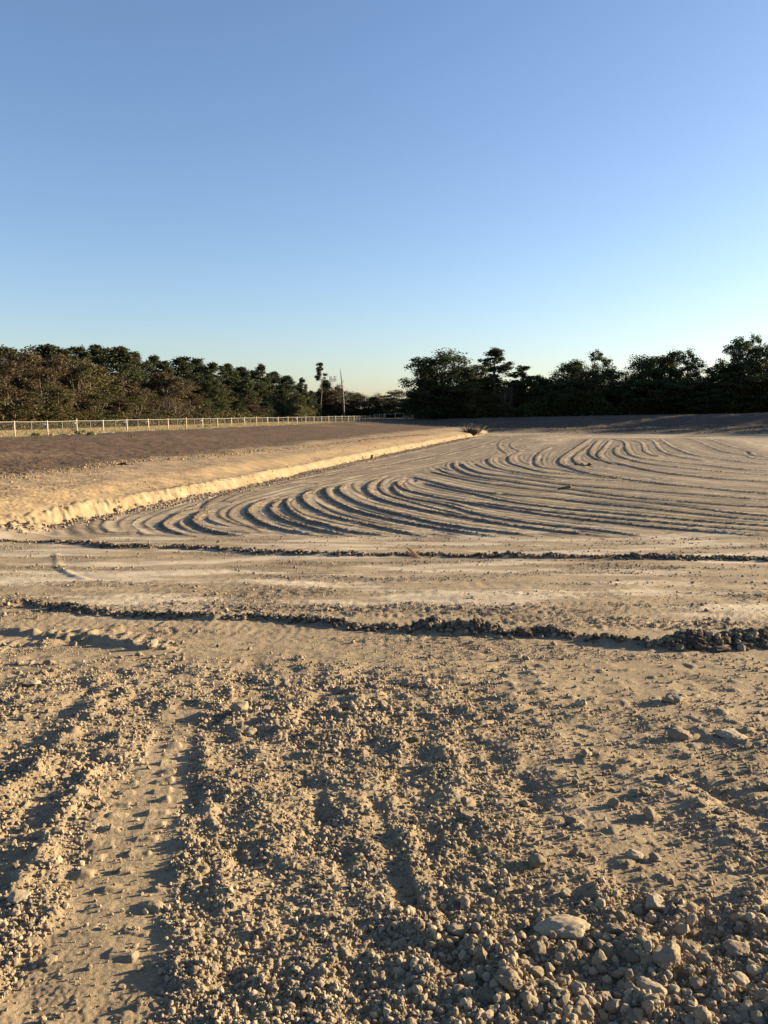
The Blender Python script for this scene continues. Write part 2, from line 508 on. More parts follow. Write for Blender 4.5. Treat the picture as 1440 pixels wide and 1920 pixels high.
RIGHT = inner[-1] * WY[:, None] + ext[None, :]
GX = np.concatenate([LEFT, CORE, RIGHT], 1)
GY = np.repeat(YR[:, None], GX.shape[1], 1)
nr, nc = GX.shape
print('ground grid', nr, nc)

H = H_base(GX, GY)
U = cut_u(GX, GY); V = far_v(GX, GY)
# local sample spacing along depth and across
dY = np.gradient(YR)[:, None] * np.ones((1, nc))
dX = np.abs(np.gradient(GX, axis=1))
sp = np.maximum(dY * 0.5, dX)
onramp = (1 - sstep(23.5, 25.5, GY)) * (H > -0.1)
infloor = (U < 0) & (V < 0) & (GY > 24.8)
bank = sstep(6.5, 8.5, U)
woodland = sstep(27, 32, U)

def octv(wl, seed, sx=1.0):
    a = np.clip((wl / (sp * 2.2)) - 0.7, 0, 1)
    m = a > 0
    out = np.zeros_like(a)
    out[m] = gnoise(GX[m] / (wl * sx), GY[m] / wl, seed) * a[m]
    return out

# line features by splatting nearest distance
LINE_COV = np.zeros_like(H)
DARK = np.zeros_like(H)
nearmask_rows = np.where((YR > 0.5) & (YR < 27))[0]
r0, r1 = nearmask_rows[0], nearmask_rows[-1] + 1
SX = GX[r0:r1]; SY = GY[r0:r1]; addH = np.zeros_like(SX); addD = np.zeros_like(SX)
core0, core1 = 34 - 8, 34 + 930 + 8
for li, ((h, wd, rg, pts), P) in enumerate(zip(LINES, LXY)):
    k = kdtree.KDTree(len(P))
    for i, p in enumerate(P): k.insert((p[0], p[1], 0), i)
    k.balance()
    T = np.gradient(P, axis=0); T /= np.hypot(T[:, 0], T[:, 1])[:, None] + 1e-9
    lo = P.min(0) - wd * 3; hi = P.max(0) + wd * 3
    yy = YR[r0:r1]
    ra, rb = np.searchsorted(yy, lo[1]), np.searchsorted(yy, hi[1])
    if rb <= ra: continue
    bx = SX[ra:rb]; by = SY[ra:rb]
    # distance measured across the line's dominant axis, corrected for its slope
    n = len(P)
    if abs(P[-1, 0] - P[0, 0]) > abs(P[-1, 1] - P[0, 1]):
        o = np.argsort(P[:, 0]); key = P[o, 0]; val = P[o, 1]; q0 = bx; q1 = by
    else:
        o = np.argsort(P[:, 1]); key = P[o, 1]; val = P[o, 0]; q0 = by; q1 = bx
    slope = np.gradient(val) / (np.gradient(key) + 1e-6)
    slope = np.clip(np.convolve(np.pad(slope, 3, 'edge'), np.ones(7) / 7, 'valid'), -3, 3)
    vv = np.interp(q0, key, val); sl_ = np.interp(q0, key, slope)
    dd = np.abs(q1 - vv + 0.35 * wd * gnoise(q0 * 3.0, q0 * 0 + li, 172)) / np.sqrt(1 + sl_ ** 2)
    total = key[-1] - key[0]
    e = np.clip(np.minimum(q0 - key[0], key[-1] - q0) / (total * 0.12 + 1e-6), 0, 1)
    val_h = h * np.exp(-(dd / wd) ** 2 * 1.3) * e
    cur = addH[ra:rb]
    addH[ra:rb] = np.where(np.abs(val_h) > np.abs(cur), val_h, cur)
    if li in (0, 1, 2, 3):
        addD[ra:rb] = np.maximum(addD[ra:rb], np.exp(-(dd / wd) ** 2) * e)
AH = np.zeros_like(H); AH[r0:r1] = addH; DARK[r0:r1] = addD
rough_mod = 1 + 0.55 * octv(0.35, 21) + 0.45 * octv(0.12, 22)
H += AH * np.clip(1 + 0.9 * octv(0.35, 21) + 0.8 * octv(0.10, 22), 0.0, 2.4)

tick('lines')
# ridges on the pit floor
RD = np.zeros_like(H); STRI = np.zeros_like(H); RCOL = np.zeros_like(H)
idx = np.argwhere(infloor & (GY < 158) & (GX > -14) & (GX < 95) & (np.abs(GX) < 0.62 * GY + 3))
for a, b in idx:
    x = GX[a, b]; y = GY[a, b]
    co, i, dd = kd.find((x, y, 0))
    if dd > 6: continue
    q = kd_pts[i]; t = kd_tan[i]
    perp = (x - q[0]) * -t[1] + (y - q[1]) * t[0]
    al = (x - q[0]) * t[0] + (y - q[1]) * t[1]
    pd = abs(perp) if abs(al) < 0.2 else dd
    e = min(1.0, kd_edge[i] / 1.5)
    wd = kd_w[i] * (0.37 + 0.003 * y)
    g = math.exp(-(pd / wd) ** 2 * 1.6)
    RD[a, b] = 0.39 * kd_h[i] * e * g * (1 + 0.011 * y)
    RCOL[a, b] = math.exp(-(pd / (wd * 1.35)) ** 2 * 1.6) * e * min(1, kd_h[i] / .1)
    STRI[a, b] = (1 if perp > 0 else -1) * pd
tick('ridges')
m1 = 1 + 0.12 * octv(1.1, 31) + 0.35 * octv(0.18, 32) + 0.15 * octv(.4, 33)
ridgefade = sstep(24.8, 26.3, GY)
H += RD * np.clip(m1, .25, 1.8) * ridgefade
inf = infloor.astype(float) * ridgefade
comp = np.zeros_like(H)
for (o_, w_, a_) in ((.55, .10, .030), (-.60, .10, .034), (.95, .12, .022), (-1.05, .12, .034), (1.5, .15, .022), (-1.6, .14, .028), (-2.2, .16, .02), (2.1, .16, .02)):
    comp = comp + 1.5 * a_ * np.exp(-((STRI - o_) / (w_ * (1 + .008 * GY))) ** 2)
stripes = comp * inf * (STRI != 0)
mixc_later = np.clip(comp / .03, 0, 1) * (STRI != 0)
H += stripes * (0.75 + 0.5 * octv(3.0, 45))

# general roughness
near = 1 - sstep(6.0, 8.5, GY)
mid = sstep(6.0, 9.0, GY) * onramp
# photo-space coordinates of each vertex, for where the loose rubble lies
def project(X, Y, Z):
    yc = (Y * CP - (Z - CAMZ) * SP)
    up = (Y * SP + (Z - CAMZ) * CP)
    yc = np.where(yc < 0.2, 0.2, yc)
    return 720 + F * X / yc, 960 - F * up / yc

def seg_dist(px, py, pts, wts):
    """distance to a polyline scaled by local half width: <1 inside"""
    best = np.full(px.shape, 99.0)
    for (a, wa), (b, wb) in zip(list(zip(pts, wts))[:-1], list(zip(pts, wts))[1:]):
        ax, ay = a; bx, by = b
        dx, dy = bx - ax, by - ay
        t = np.clip(((px - ax) * dx + (py - ay) * dy) / (dx * dx + dy * dy), 0, 1)
        d = np.hypot(px - ax - t * dx, py - ay - t * dy) / (wa + (wb - wa) * t)
        best = np.minimum(best, d)
    return best

def rubble(px, py, X, Y):
    """0..1 how much loose rubble lies here"""
    r = np.ones_like(px) * 0.75
    r *= sstep(1215, 1275, py + 18 * gnoise(X * 3, Y * 3, 61))
    sm = seg_dist(px, py, [(60, 2150), (140, 1920), (200, 1760), (240, 1620), (285, 1500), (320, 1410), (345, 1340)], [190, 150, 110, 85, 62, 42, 30])
    r *= 0.10 + 0.90 * sstep(0.75, 1.25, sm + 0.25 * gnoise(X * 6, Y * 6, 62))
    sm2 = seg_dist(px, py, [(-40, 1640), (40, 1600), (90, 1500)], [60, 40, 25])
    r *= 0.3 + 0.7 * sstep(0.7, 1.2, sm2)
    sm3 = seg_dist(px, py, [(-60, 1430), (60, 1370), (130, 1320)], [40, 35, 25])
    r *= 0.4 + 0.6 * sstep(0.7, 1.2, sm3)
    for (p, ww) in ((( (760, 1690), (725, 1590), (700, 1540)), 24), (((1060, 1560), (1200, 1600), (1330, 1660)), 60), (((880, 1260), (1000, 1270), (1200, 1270)), 35), (((1100, 1290), (1300, 1280), (1440, 1290)), 30)):
        s = seg_dist(px, py, list(p), [ww] * len(p))
        r *= 0.45 + 0.55 * sstep(0.7, 1.3, s + 0.3 * gnoise(X * 5, Y * 5, 63))
    right = sstep(880, 1080, px) * (1 - sstep(1640, 1740, py))
    r *= 1 - 0.5 * right
    mound = np.exp(-((px - 620) / 230) ** 2 - ((py - 1345) / 80) ** 2)
    r = r + 0.5 * mound * sstep(1240, 1280, py)
    br = sstep(500, 900, px + (py - 1700) * 0.6) * sstep(1640, 1760, py)
    r = r + 0.45 * br
    cl = 0.6 + 0.8 * np.clip(gnoise(X * 2.2, Y * 2.2, 64) + 0.5 * gnoise(X * 7, Y * 7, 65) + 0.35, 0, 1)
    return np.clip(r * cl, 0, 1.6)

PX, PY = project(GX, GY, H)
RUB = np.where((GY > 1.0) & (GY < 9), rubble(PX, PY, GX, GY), 0.5 * (GY <= 1.0))
tx = seg_dist(PX, PY, [(200, 1760), (240, 1620), (285, 1500), (320, 1410)], [110, 85, 62, 42])
near = near * (0.45 + 0.55 * sstep(.6, 1.2, tx + .2 * gnoise(GX * 4, GY * 3, 153)))
near = near * (1 - 0.4 * sstep(880, 1080, PX) * (1 - sstep(1600, 1720, PY)))
amp = near * (0.40 + 1.0 * np.clip(RUB, 0, 1))
H += near * (0.35 + np.clip(RUB, 0, 1)) * (0.008 * gnoise(GX / 0.13, GY / 0.5, 151) + 0.013 * gnoise(GX / 0.25, GY / 0.5, 152))
H += amp * (0.016 * octv(0.45, 71) + 0.018 * octv(0.16, 72) + 0.014 * np.abs(octv(0.07, 73)) + 0.0085 * np.abs(octv(0.032, 74)) + 0.004 * octv(0.015, 75))
# embedded lumps on the right hand side
lump = np.clip(octv(0.11, 77) - 0.28, 0, 1) * 0.05 * near * sstep(780, 1000, PX)
H += lump
# transition strip and ramp: flatter but gritty
grit = np.clip(gnoise(GX * 0.35, GY * 0.9, 81) + 0.3 * gnoise(GX * 1.5, GY * 3, 82) + 0.15, 0, 1)
H += mid * (0.010 * octv(0.8, 83) + (0.55 + 1.2 * grit) * (0.024 * np.abs(octv(0.10, 84)) + 0.024 * np.abs(octv(0.22, 85)) + 0.014 * octv(0.07, 86)) + 0.014 * octv(2.5, 87) + 0.010 * octv(0.4, 88, 2.0))
# dozer tread marks: short cross bars along the smooth track
near = 1 - sstep(6.0, 8.5, GY)
tl = (GX - np.interp(GY, [2.4, 2.7, 3.2, 3.9, 4.6], [-.83, -.80, -.84, -.98, -1.1])) / 0.11
tread = sstep(0.0, 0.7, np.sin(GY * 2 * math.pi / 0.135 + 1.5 * np.sin(GX * 9))) * sstep(-.3, .3, np.sin(tl * 4.0)) * (1 - sstep(.75, 1.15, tx)) * near
H += 0.013 * tread * np.clip(0.7 + 1.6 * octv(.12, 88), 0, 1.8)
t2 = seg_dist(PX, PY, [(-40, 1700), (20, 1620), (70, 1540), (120, 1450), (160, 1390)], [50, 42, 36, 28, 20])
H += 0.011 * sstep(0.0, 0.7, np.sin(GY * 2 * math.pi / 0.14 - 2 * GX)) * sstep(-.3, .3, np.sin(GX * 30)) * (1 - sstep(.7, 1.1, t2)) * near * np.clip(0.7 + 1.6 * octv(.12, 89), 0, 1.8)
t3 = seg_dist(PX, PY, [(0, 1215), (120, 1190), (240, 1195), (330, 1215)], [12, 12, 12, 10])
H += 0.014 * sstep(0.0, 0.7, np.sin(GX * 2 * math.pi / 0.16 + GY * 5)) * (1 - sstep(.7, 1.1, t3)) * (GY < 10) * np.clip(0.7 + 1.6 * octv(.2, 90), 0, 1.8)
# pit floor grit, bench, bank
H += inf * (0.005 * octv(0.4, 91) + 0.006 * octv(2.5, 92) + 0.012 * np.abs(octv(0.2, 93)) + 0.008 * np.abs(octv(0.09, 90)))
left = sstep(0.3, 1.5, U) * (GY > 15)
H += left * (1 - sstep(27, 30, U)) * (0.030 * octv(0.5, 94, 1.6) + 0.05 * octv(2.2, 95) + 0.035 * np.abs(octv(0.22, 96)) + 0.02 * np.abs(octv(0.11, 109)))
H += bank * (1 - woodland) * (0.035 * octv(1.0, 97, .7) + 0.05 * np.abs(octv(0.45, 107)) + 0.08 * np.abs(octv(.22, 108)) + .05 * np.abs(octv(.12, 118)))
# vertical-face breakup on the cut
fc = np.exp(-((U - 0.25) / 0.5) ** 2) * (GY > 24)
H += fc * (0.05 * octv(0.9, 98) + 0.08 * octv(0.4, 99) - 0.07 * np.abs(gnoise(GX * .3, GY * 1.1, 105)) + 0.14 * octv(2.6, 110) + 0.10 * octv(.2, 106))
# far bank lumps
H += sstep(0.5, 2, V) * (1 - sstep(30, 40, V)) * (0.10 * octv(3.5, 101) + 0.05 * octv(1.4, 102))
H += sstep(-0.5, 0.5, V) * (1 - sstep(4, 7, V)) * 0.15 * octv(6.0, 103)
H += woodland * 0.15 * octv(7.0, 104)

# soil colours; dark ridge and windrow tones also hold painted shade
def c(*v): return np.array(v, float)
tan = c(0.33, 0.262, 0.175); grey = c(0.335, 0.272, 0.190); pale = c(0.53, 0.45, 0.325)
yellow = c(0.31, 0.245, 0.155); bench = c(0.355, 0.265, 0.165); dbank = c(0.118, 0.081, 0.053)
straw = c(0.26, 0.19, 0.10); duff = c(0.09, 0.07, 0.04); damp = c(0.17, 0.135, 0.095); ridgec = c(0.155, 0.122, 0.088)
COLR = np.ones((nr, nc, 3)) * tan
def mixc(mask, col):
    global COLR
    mask = np.clip(mask, 0, 1)[..., None]
    COLR = COLR * (1 - mask) + col * mask
mixc(inf * 1.0, grey)
n_a = gnoise(GX * 0.10, GY * 0.16, 111) + 0.5 * gnoise(GX * 0.5, GY * 0.6, 112)
mixc(inf * sstep(0.0, 0.7, n_a) * 0.5, pale)
mixc(inf * sstep(0.06, 0.5, RCOL) * 0.85, ridgec)  # moist ridge soil, with the furrow shadow lines painted into its colour
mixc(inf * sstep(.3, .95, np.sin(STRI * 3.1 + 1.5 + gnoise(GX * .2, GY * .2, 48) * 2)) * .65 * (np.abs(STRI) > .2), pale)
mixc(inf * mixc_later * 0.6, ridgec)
pan = sstep(-0.08, 0.2, gnoise(GX * 0.28 + 3, GY * 0.75, 113) + 0.35 * gnoise(GX * 1.2, GY * 2.6, 114))
mixc(sstep(8.2, 9.2, GY) * (1 - sstep(25, 26, GY)) * (U < 2) * 0.35, grey)
mixc(sstep(8.2, 9.2, GY) * (1 - sstep(25, 27, GY)) * pan * (1 - grit * .5) * 0.95, c(0.50, 0.43, 0.33))
mixc(sstep(8.2, 9.2, GY) * (1 - sstep(25, 27, GY)) * sstep(.15, .6, grit) * 0.5, ridgec)
mixc(left, bench)
mixc(np.exp(-((U - 0.4) / 0.75) ** 2) * (GY > 22) * (U > -0.25) * (0.85 + 0.3 * octv(1.5, 115)) * (V < 2), yellow)
mixc(sstep(0.6, 1.2, U) * (1 - sstep(2.0, 4.5, U)) * (GY > 18) * 0.5, c(0.42, 0.31, 0.17))
mixc(sstep(0.15, 0.7, gnoise(GX * .35, GY * .22, 116)) * left * (1 - bank) * .4, c(0.29, 0.19, 0.11))
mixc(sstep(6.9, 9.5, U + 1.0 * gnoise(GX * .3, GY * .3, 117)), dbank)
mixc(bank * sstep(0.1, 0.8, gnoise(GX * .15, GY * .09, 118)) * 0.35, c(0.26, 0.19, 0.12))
mixc(sstep(26.2, 27.2, U + 0.5 * gnoise(GX * .5, GY * .3, 119)), straw)
mixc(sstep(27, 29, U) * sstep(0, .6, gnoise(GX * .12, GY * .08, 120)) * 0.6, c(0.17, 0.17, 0.07))
mixc(sstep(40, 46, U), duff)
mixc(sstep(0.3, 2.0, V), c(0.12, 0.095, 0.075))
mixc(sstep(3.5, 5, V) * (1 - sstep(8, 10, V)) * 0.5, c(0.17, 0.14, 0.11))
mixc(sstep(27, 32, V), duff)
mixc(DARK * 0.8 * (GY < 24), damp)  # damp tone with the windrows' shaded side painted into it
mixc(np.exp(-((U - 0.4) / 0.9) ** 2) * (GY > 22) * sstep(-.1, .5, gnoise(GY * .8, H * 7, 161) + .5 * gnoise(GY * 2.5, H * 12, 162)) * .5, c(0.25, 0.18, 0.10))
# compacted track slightly paler
mixc((tx < 1.1) * near * 0.35, c(0.39, 0.315, 0.21))
farm = sstep(7, 12, GY) * (1 - sstep(160, 170, GY)) * (U < 27)
COLR *= (1 + farm * (0.26 * octv(0.16, 141, 1.8) + 0.22 * octv(0.45, 142, 1.8) + 0.16 * octv(1.4, 143, 1.5)))[..., None]
COLR = COLR * np.array([1.04, 1.02, 0.96])
COLR *= (1 + 0.06 * octv(0.3, 121) + 0.05 * octv(1.3, 122))[..., None]

Vt = np.stack([GX, GY, H], -1).reshape(-1, 3)
ii = np.arange(nr * nc).reshape(nr, nc)
Fq = np.stack([ii[:-1, :-1], ii[:-1, 1:], ii[1:, 1:], ii[1:, :-1]], -1).reshape(-1, 4)
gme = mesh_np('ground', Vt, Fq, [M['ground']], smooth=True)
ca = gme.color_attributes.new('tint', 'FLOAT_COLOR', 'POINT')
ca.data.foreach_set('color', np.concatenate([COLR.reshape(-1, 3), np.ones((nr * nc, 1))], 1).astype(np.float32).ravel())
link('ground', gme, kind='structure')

def Hf(x, y):
    """height of the finished ground sheet"""
    x = np.atleast_1d(np.asarray(x, float)); y = np.atleast_1d(np.asarray(y, float))
    r = np.clip(np.searchsorted(YR, y) - 1, 0, nr - 2)
    fy_ = np.clip((y - YR[r]) / (YR[r + 1] - YR[r]), 0, 1)
    def row(rr):
        cc = x / WY[rr]
        k0 = np.clip(np.searchsorted(inner, cc) - 1, 0, NI - 2)
        f = np.clip((cc - inner[k0]) / (inner[k0 + 1] - inner[k0]), 0, 1)
        v = H[rr, 34 + k0] * (1 - f) + H[rr, 35 + k0] * f
        return np.where(np.abs(cc) < 1.39, v, H_base(x, y))
    return row(r) * (1 - fy_) + row(r + 1) * fy_

TPX = np.arange(-100, 1545, 5.0); TPY = np.arange(790, 2000, 5.0)
_tx, _ty = unproj(*np.meshgrid(TPX, TPY))
def at_px(px, py):
    if py < 1000:
        x, y = unproj(np.array([float(px)]), np.array([float(py)])); x = float(x[0]); y = float(y[0])
    else:
        i = (px - TPX[0]) / 5.0; j = (py - TPY[0]) / 5.0
        i0 = int(i); j0 = int(j); a = i - i0; b = j - j0
        f = lambda T: (T[j0, i0] * (1 - a) + T[j0, i0 + 1] * a) * (1 - b) + (T[j0 + 1, i0] * (1 - a) + T[j0 + 1, i0 + 1] * a) * b
        x = float(f(_tx)); y = float(f(_ty))
    return x, y, float(Hf(x, y)[0])

tick('ground')
# ------------------------------------------------------------------ stones and clods
def ico(sub):
    bm = bmesh.new()
    bmesh.ops.create_icosphere(bm, subdivisions=sub, radius=1.0)
    V = np.array([v.co[:] for v in bm.verts]); Fc = np.array([[v.index for v in f.verts] for f in bm.faces])
    bm.free()
    return V, Fc

def rock_shape(sub, seed, rough=0.22, cuts=7, flat=0.75, lumpy=1.0):
    V, Fc = ico(sub)
    r = np.random.default_rng(seed)
    V = V * (1 + 0)
    off = Vector(r.uniform(-50, 50, 3))
    # planar cuts give facets
    for k in range(cuts):
        n = r.normal(size=3); n /= np.linalg.norm(n)
        d = r.uniform(0.55, 0.9)
        s = V @ n
        over = s > d
        V[over] -= (s[over] - d)[:, None] * n[None, :] * r.uniform(0.75, 1.0)
    if sub >= 2:
        for i in range(len(V)):
            v = Vector(V[i])
            k = mnoise.noise(v * 1.6 * lumpy + off) * rough + mnoise.noise(v * 4.1 + off) * rough * 0.45 + mnoise.noise(v * 9.0 + off) * rough * 0.22
            V[i] *= 1 + k
    else:
        V *= (1 + r.uniform(-rough, rough, len(V)))[:, None]
    V[:, 2] *= flat * r.uniform(0.85, 1.15)
    V[:, 0] *= r.uniform(0.85, 1.3)
    return V, Fc

def rand_rot(n, r):
    q = r.normal(size=(n, 4)); q /= np.linalg.norm(q, axis=1)[:, None]
    a, b, cc, d = q.T
    R = np.empty((n, 3, 3))
    R[:, 0, 0] = 1 - 2 * (cc * cc + d * d); R[:, 0, 1] = 2 * (b * cc - a * d); R[:, 0, 2] = 2 * (b * d + a * cc)
    R[:, 1, 0] = 2 * (b * cc + a * d); R[:, 1, 1] = 1 - 2 * (b * b + d * d); R[:, 1, 2] = 2 * (cc * d - a * b)
    R[:, 2, 0] = 2 * (b * d - a * cc); R[:, 2, 1] = 2 * (cc * d + a * b); R[:, 2, 2] = 1 - 2 * (b * b + cc * cc)
    return R

def scatter(name, X, Y, S, mat, sink=0.25, sub_of=None, tint=None, seed=0, **props):
    """merge many small stones of radius S into one mesh"""
    r = np.random.default_rng(seed)
    Z = Hf(X, Y)
    Vs = []; Fs = []; Cs = []; base = 0
    for sub in (0, 1, 2):
        sel_all = np.where(sub_of == sub)[0]
        if not len(sel_all): continue
        nv = 10
        which = r.integers(0, nv, len(sel_all))
        for k in range(nv):
            sel = sel_all[which == k]
            if not len(sel): continue
            V, Fc = rock_shape(max(1, sub) if sub else 1, 900 + k + sub * 50, rough=0.30 if sub == 2 else 0.24, cuts=4 + k % 5, flat=0.85)
            if sub == 0:
                b0, f0 = ico(1)
                # 12 vertex version
                bm = bmesh.new(); bmesh.ops.create_icosphere(bm, subdivisions=1, radius=1.0)
                V = np.array([v.co[:] for v in bm.verts]); Fc = np.array([[v.index for v in f.verts] for f in bm.faces]); bm.free()
                V *= (1 + np.random.default_rng(k).uniform(-.25, .25, len(V)))[:, None]
            R = rand_rot(len(sel), r)
            P = np.einsum('nij,vj->nvi', R, V) * S[sel][:, None, None]
            P[:, :, 0] += X[sel][:, None]; P[:, :, 1] += Y[sel][:, None]; P[:, :, 2] += (Z[sel] + S[sel] * (0.62 - sink))[:, None]
            n, m = P.shape[:2]
            Vs.append(P.reshape(-1, 3))
            Fs.append((Fc[None] + (np.arange(n) * m)[:, None, None] + base).reshape(-1, 3))
            if tint is not None:
                cc = tint[sel] * r.uniform(0.68, 1.3, (n, 1)) * np.array([1, 1, 1]) ** 1
                Cs.append(np.repeat(cc, m, 0))
            base += n * m
    V = np.concatenate(Vs); Fc = np.concatenate(Fs)
    me = mesh_np(name, V, Fc, [mat], smooth=False)
    if tint is not None:
        C_ = np.concatenate([np.concatenate(Cs), np.ones((len(V), 1))], 1).astype(np.float32)
        a = me.color_attributes.new('tint', 'FLOAT_COLOR', 'POINT'); a.data.foreach_set('color', C_.ravel())
    print(name, len(V), 'verts')
    return link(name, me, **props)

# loose crumbs over the foreground
NS = 235000
spx = rng.uniform(-800, 2240, NS); spy = rng.uniform(1215, 2150, NS)
X, Y = unproj(spx, spy)
rb = rubble(spx, spy, X, Y)
keep = rng.random(NS) < rb * 0.62
X, Y, spx, spy = X[keep], Y[keep], spx[keep], spy[keep]
slant = np.hypot(np.hypot(X, Y), CAMZ - H_base(X, Y))
smin = 1.35 / F * slant                          # radius
S = smin * (1 - rng.random(len(X))) ** (-1 / 2.1)
big_ok = 0.55 + 0.5 * sstep(600, 1000, spx) * sstep(1600, 1750, spy) + 0.45 * np.exp(-((spx - 620) / 230) ** 2 - ((spy - 1345) / 70) ** 2)
S = np.minimum(S, 0.016 * big_ok * rng.uniform(0.6, 1.15, len(X)) + smin)
spx_size = S / slant * F
sub = np.where(spx_size > 5.0, 2, np.where(spx_size > 2.2, 1, 0))
tint = np.ones((len(X), 1)) * np.array([[0.34, 0.272, 0.178]])
scatter('soil_crumbs', X, Y, S, M['crumb'], sink=0.22, sub_of=sub, tint=tint, seed=3, kind='stuff',
        label='fine crumbs of tan soil strewn over the foreground rubble', category='soil crumbs')

# sparse grit over the ramp, the bank foot and the windrows further out
GX2 = []; GY2 = []; GS2 = []; GT2 = []
n = 150000
px = rng.uniform(-250, 1690, n); py = 1010 + (1240 - 1010) * rng.random(n) ** 0.9
x, y = unproj(px, py)
g = np.clip(gnoise(x * 0.35, y * 0.9, 81) + 0.3 * gnoise(x * 1.5, y * 3, 82) + 0.15, 0, 1)
k = rng.random(n) < (0.025 + 1.2 * g ** 1.6) * 0.6
x, y = x[k], y[k]
sl = np.hypot(x, y)
s = 0.85 / F * sl * (1 - rng.random(len(x))) ** (-1 / 3.3)
GX2.append(x); GY2.append(y); GS2.append(np.minimum(s, 0.032)); GT2.append(np.repeat([[0.29, 0.232, 0.155]], len(x), 0))
# bank foot
P = FOOTXY[rng.integers(0, len(FOOTXY), 1500)]
x = P[:, 0] + rng.normal(0, 0.5, len(P)); y = P[:, 1] + rng.normal(0, 0.8, len(P))
GX2.append(x); GY2.append(y); GS2.append(rng.uniform(0.015, 0.055, len(x)) * (1 + (rng.random(len(x)) < .08))); GT2.append(np.repeat([[0.32, 0.225, 0.125]], len(x), 0))
# bench lumps
x = rng.uniform(-30, 14, 9000); y = rng.uniform(14, 140, 9000); u = cut_u(x, y)
k = (u > 0.6) & (u < 10) & (gnoise(x * .3, y * .2, 131) > 0.0)
x, y = x[k], y[k]
GX2.append(x); GY2.append(y); GS2.append(rng.uniform(0.015, 0.05, len(x))); GT2.append(np.repeat([[0.33, 0.24, 0.135]], len(x), 0))
# the dark bank and the far bank
y = 18 + 165 * rng.random(26000) ** 1.3; u = rng.uniform(7.5, 26.5, 26000); x = np.interp(y, CUT_Y, CUT_X) - u
k = rng.random(26000) < np.clip(.45 + gnoise(x * .5, y * .3, 133), .1, 1)
x, y = x[k], y[k]
GX2.append(x); GY2.append(y); GS2.append(np.minimum(0.014 * (1 - rng.random(len(x))) ** (-1 / 3.0), .05)); GT2.append(np.repeat([[0.16, 0.115, 0.078]], len(x), 0))
x = rng.uniform(5, 100, 7000); y = np.interp(x, FAR_X, FAR_Y) + rng.uniform(0, 24, 7000)
GX2.append(x); GY2.append(y); GS2.append(0.04 * (1 - rng.random(len(x))) ** (-1 / 2.5)); GT2.append(np.repeat([[0.15, 0.12, 0.09]], len(x), 0))
# foot of the cut
yy_ = rng.uniform(25, 128, 2600); xx_ = np.interp(yy_, CUT_Y, CUT_X) + rng.normal(0.5, 0.35, 2600)
GX2.append(xx_); GY2.append(yy_); GS2.append(rng.uniform(0.02, 0.07, len(yy_))); GT2.append(np.repeat([[0.27, 0.215, 0.15]], len(yy_), 0))
# crumbs riding on the floor windrows
ksel = rng.integers(0, len(kd_pts), 22000)
q = kd_pts[ksel]; q = q + rng.normal(0, 0.16, q.shape)
ok = (q[:, 1] < 90) & (np.abs(q[:, 0]) < 0.58 * q[:, 1])
q = q[ok]
GX2.append(q[:, 0]); GY2.append(q[:, 1]); GS2.append(rng.uniform(0.008, 0.030, len(q)) * (kd_h[ksel][ok] > .07)+0.004); GT2.append(np.repeat([[0.21, 0.165, 0.118]], len(q), 0))
X = np.concatenate(GX2); Y = np.concatenate(GY2); S = np.minimum(np.concatenate(GS2), .16); T_ = np.concatenate(GT2)
scatter('soil_grit', X, Y, S, M['crumb'], sink=0.3, sub_of=np.where(S / np.hypot(X, Y) * F > 2.5, 1, 0), tint=T_, seed=4, kind='stuff',
        label='scattered tan and grey grit over the ramp, bench and pit floor', category='grit')

# damp clods of the two windrows: stuff filling
xs = []; ys_ = []; ss = []
for li, n, sd_, smax_ in ((0, 6500, 0.10, 0.045), (1, 5500, 0.07, 0.026), (2, 1700, 0.13, 0.04), (3, 900, 0.09, 0.035)):
    P = LXY[li]; q = P[rng.integers(0, len(P), n)] + rng.normal(0, sd_, (n, 2)) * rng.uniform(.4, 1.3, (n, 1))
    qx = 720 + F * q[:, 0] / (q[:, 1] * CP + 2.0 * SP)
    if li == 1: q = q[(rng.random(len(q)) > .75 * ((qx > 1070) & (qx < 1235))) & (rng.random(len(q)) > .5 * (qx < 190))]
    q = q[rng.random(len(q)) < np.clip((.95 if li == 0 else .6) + (.7 if li == 0 else 1.1) * gnoise(q[:, 0] * 1.3, q[:, 1] * .5, 171 + li), .15, 1)]; n = len(q)
    xs.append(q[:, 0]); ys_.append(q[:, 1]); ss.append(np.minimum(0.012 * (1 - rng.random(n)) ** (-1 / 1.6), smax_))
X = np.concatenate(xs); Y = np.concatenate(ys_); S = np.concatenate(ss)
tintw = np.where(rng.random((len(X), 1)) < 0.42, np.array([[0.28, 0.22, 0.15]]), np.array([[0.125, 0.098, 0.067]]))  # dark share combines dampness with painted shade of the windrow clods
scatter('windrow_soil', X, Y, S, M['crumb'], sink=0.15, sub_of=np.where(S > 0.022, 2, 1), tint=tintw, seed=5, kind='stuff',
        label='small damp brown crumbs heaped along both windrows across the ramp', category='soil crumbs')

# shared rock meshes for individual clods
rocks = []
for k in range(12):
    V, Fc = rock_shape(4, 300 + k, rough=0.26, cuts=6 + k % 6, flat=0.78)
    rocks.append(mesh_np('clod_mesh', V, Fc, [M['clod']], smooth=True))
drocks = []
for k in range(8):
    V, Fc = rock_shape(3, 400 + k, rough=0.34, cuts=8, flat=0.85, lumpy=1.5)
    drocks.append(mesh_np('dark_clod_mesh', V, Fc, [M['dark']], smooth=True))

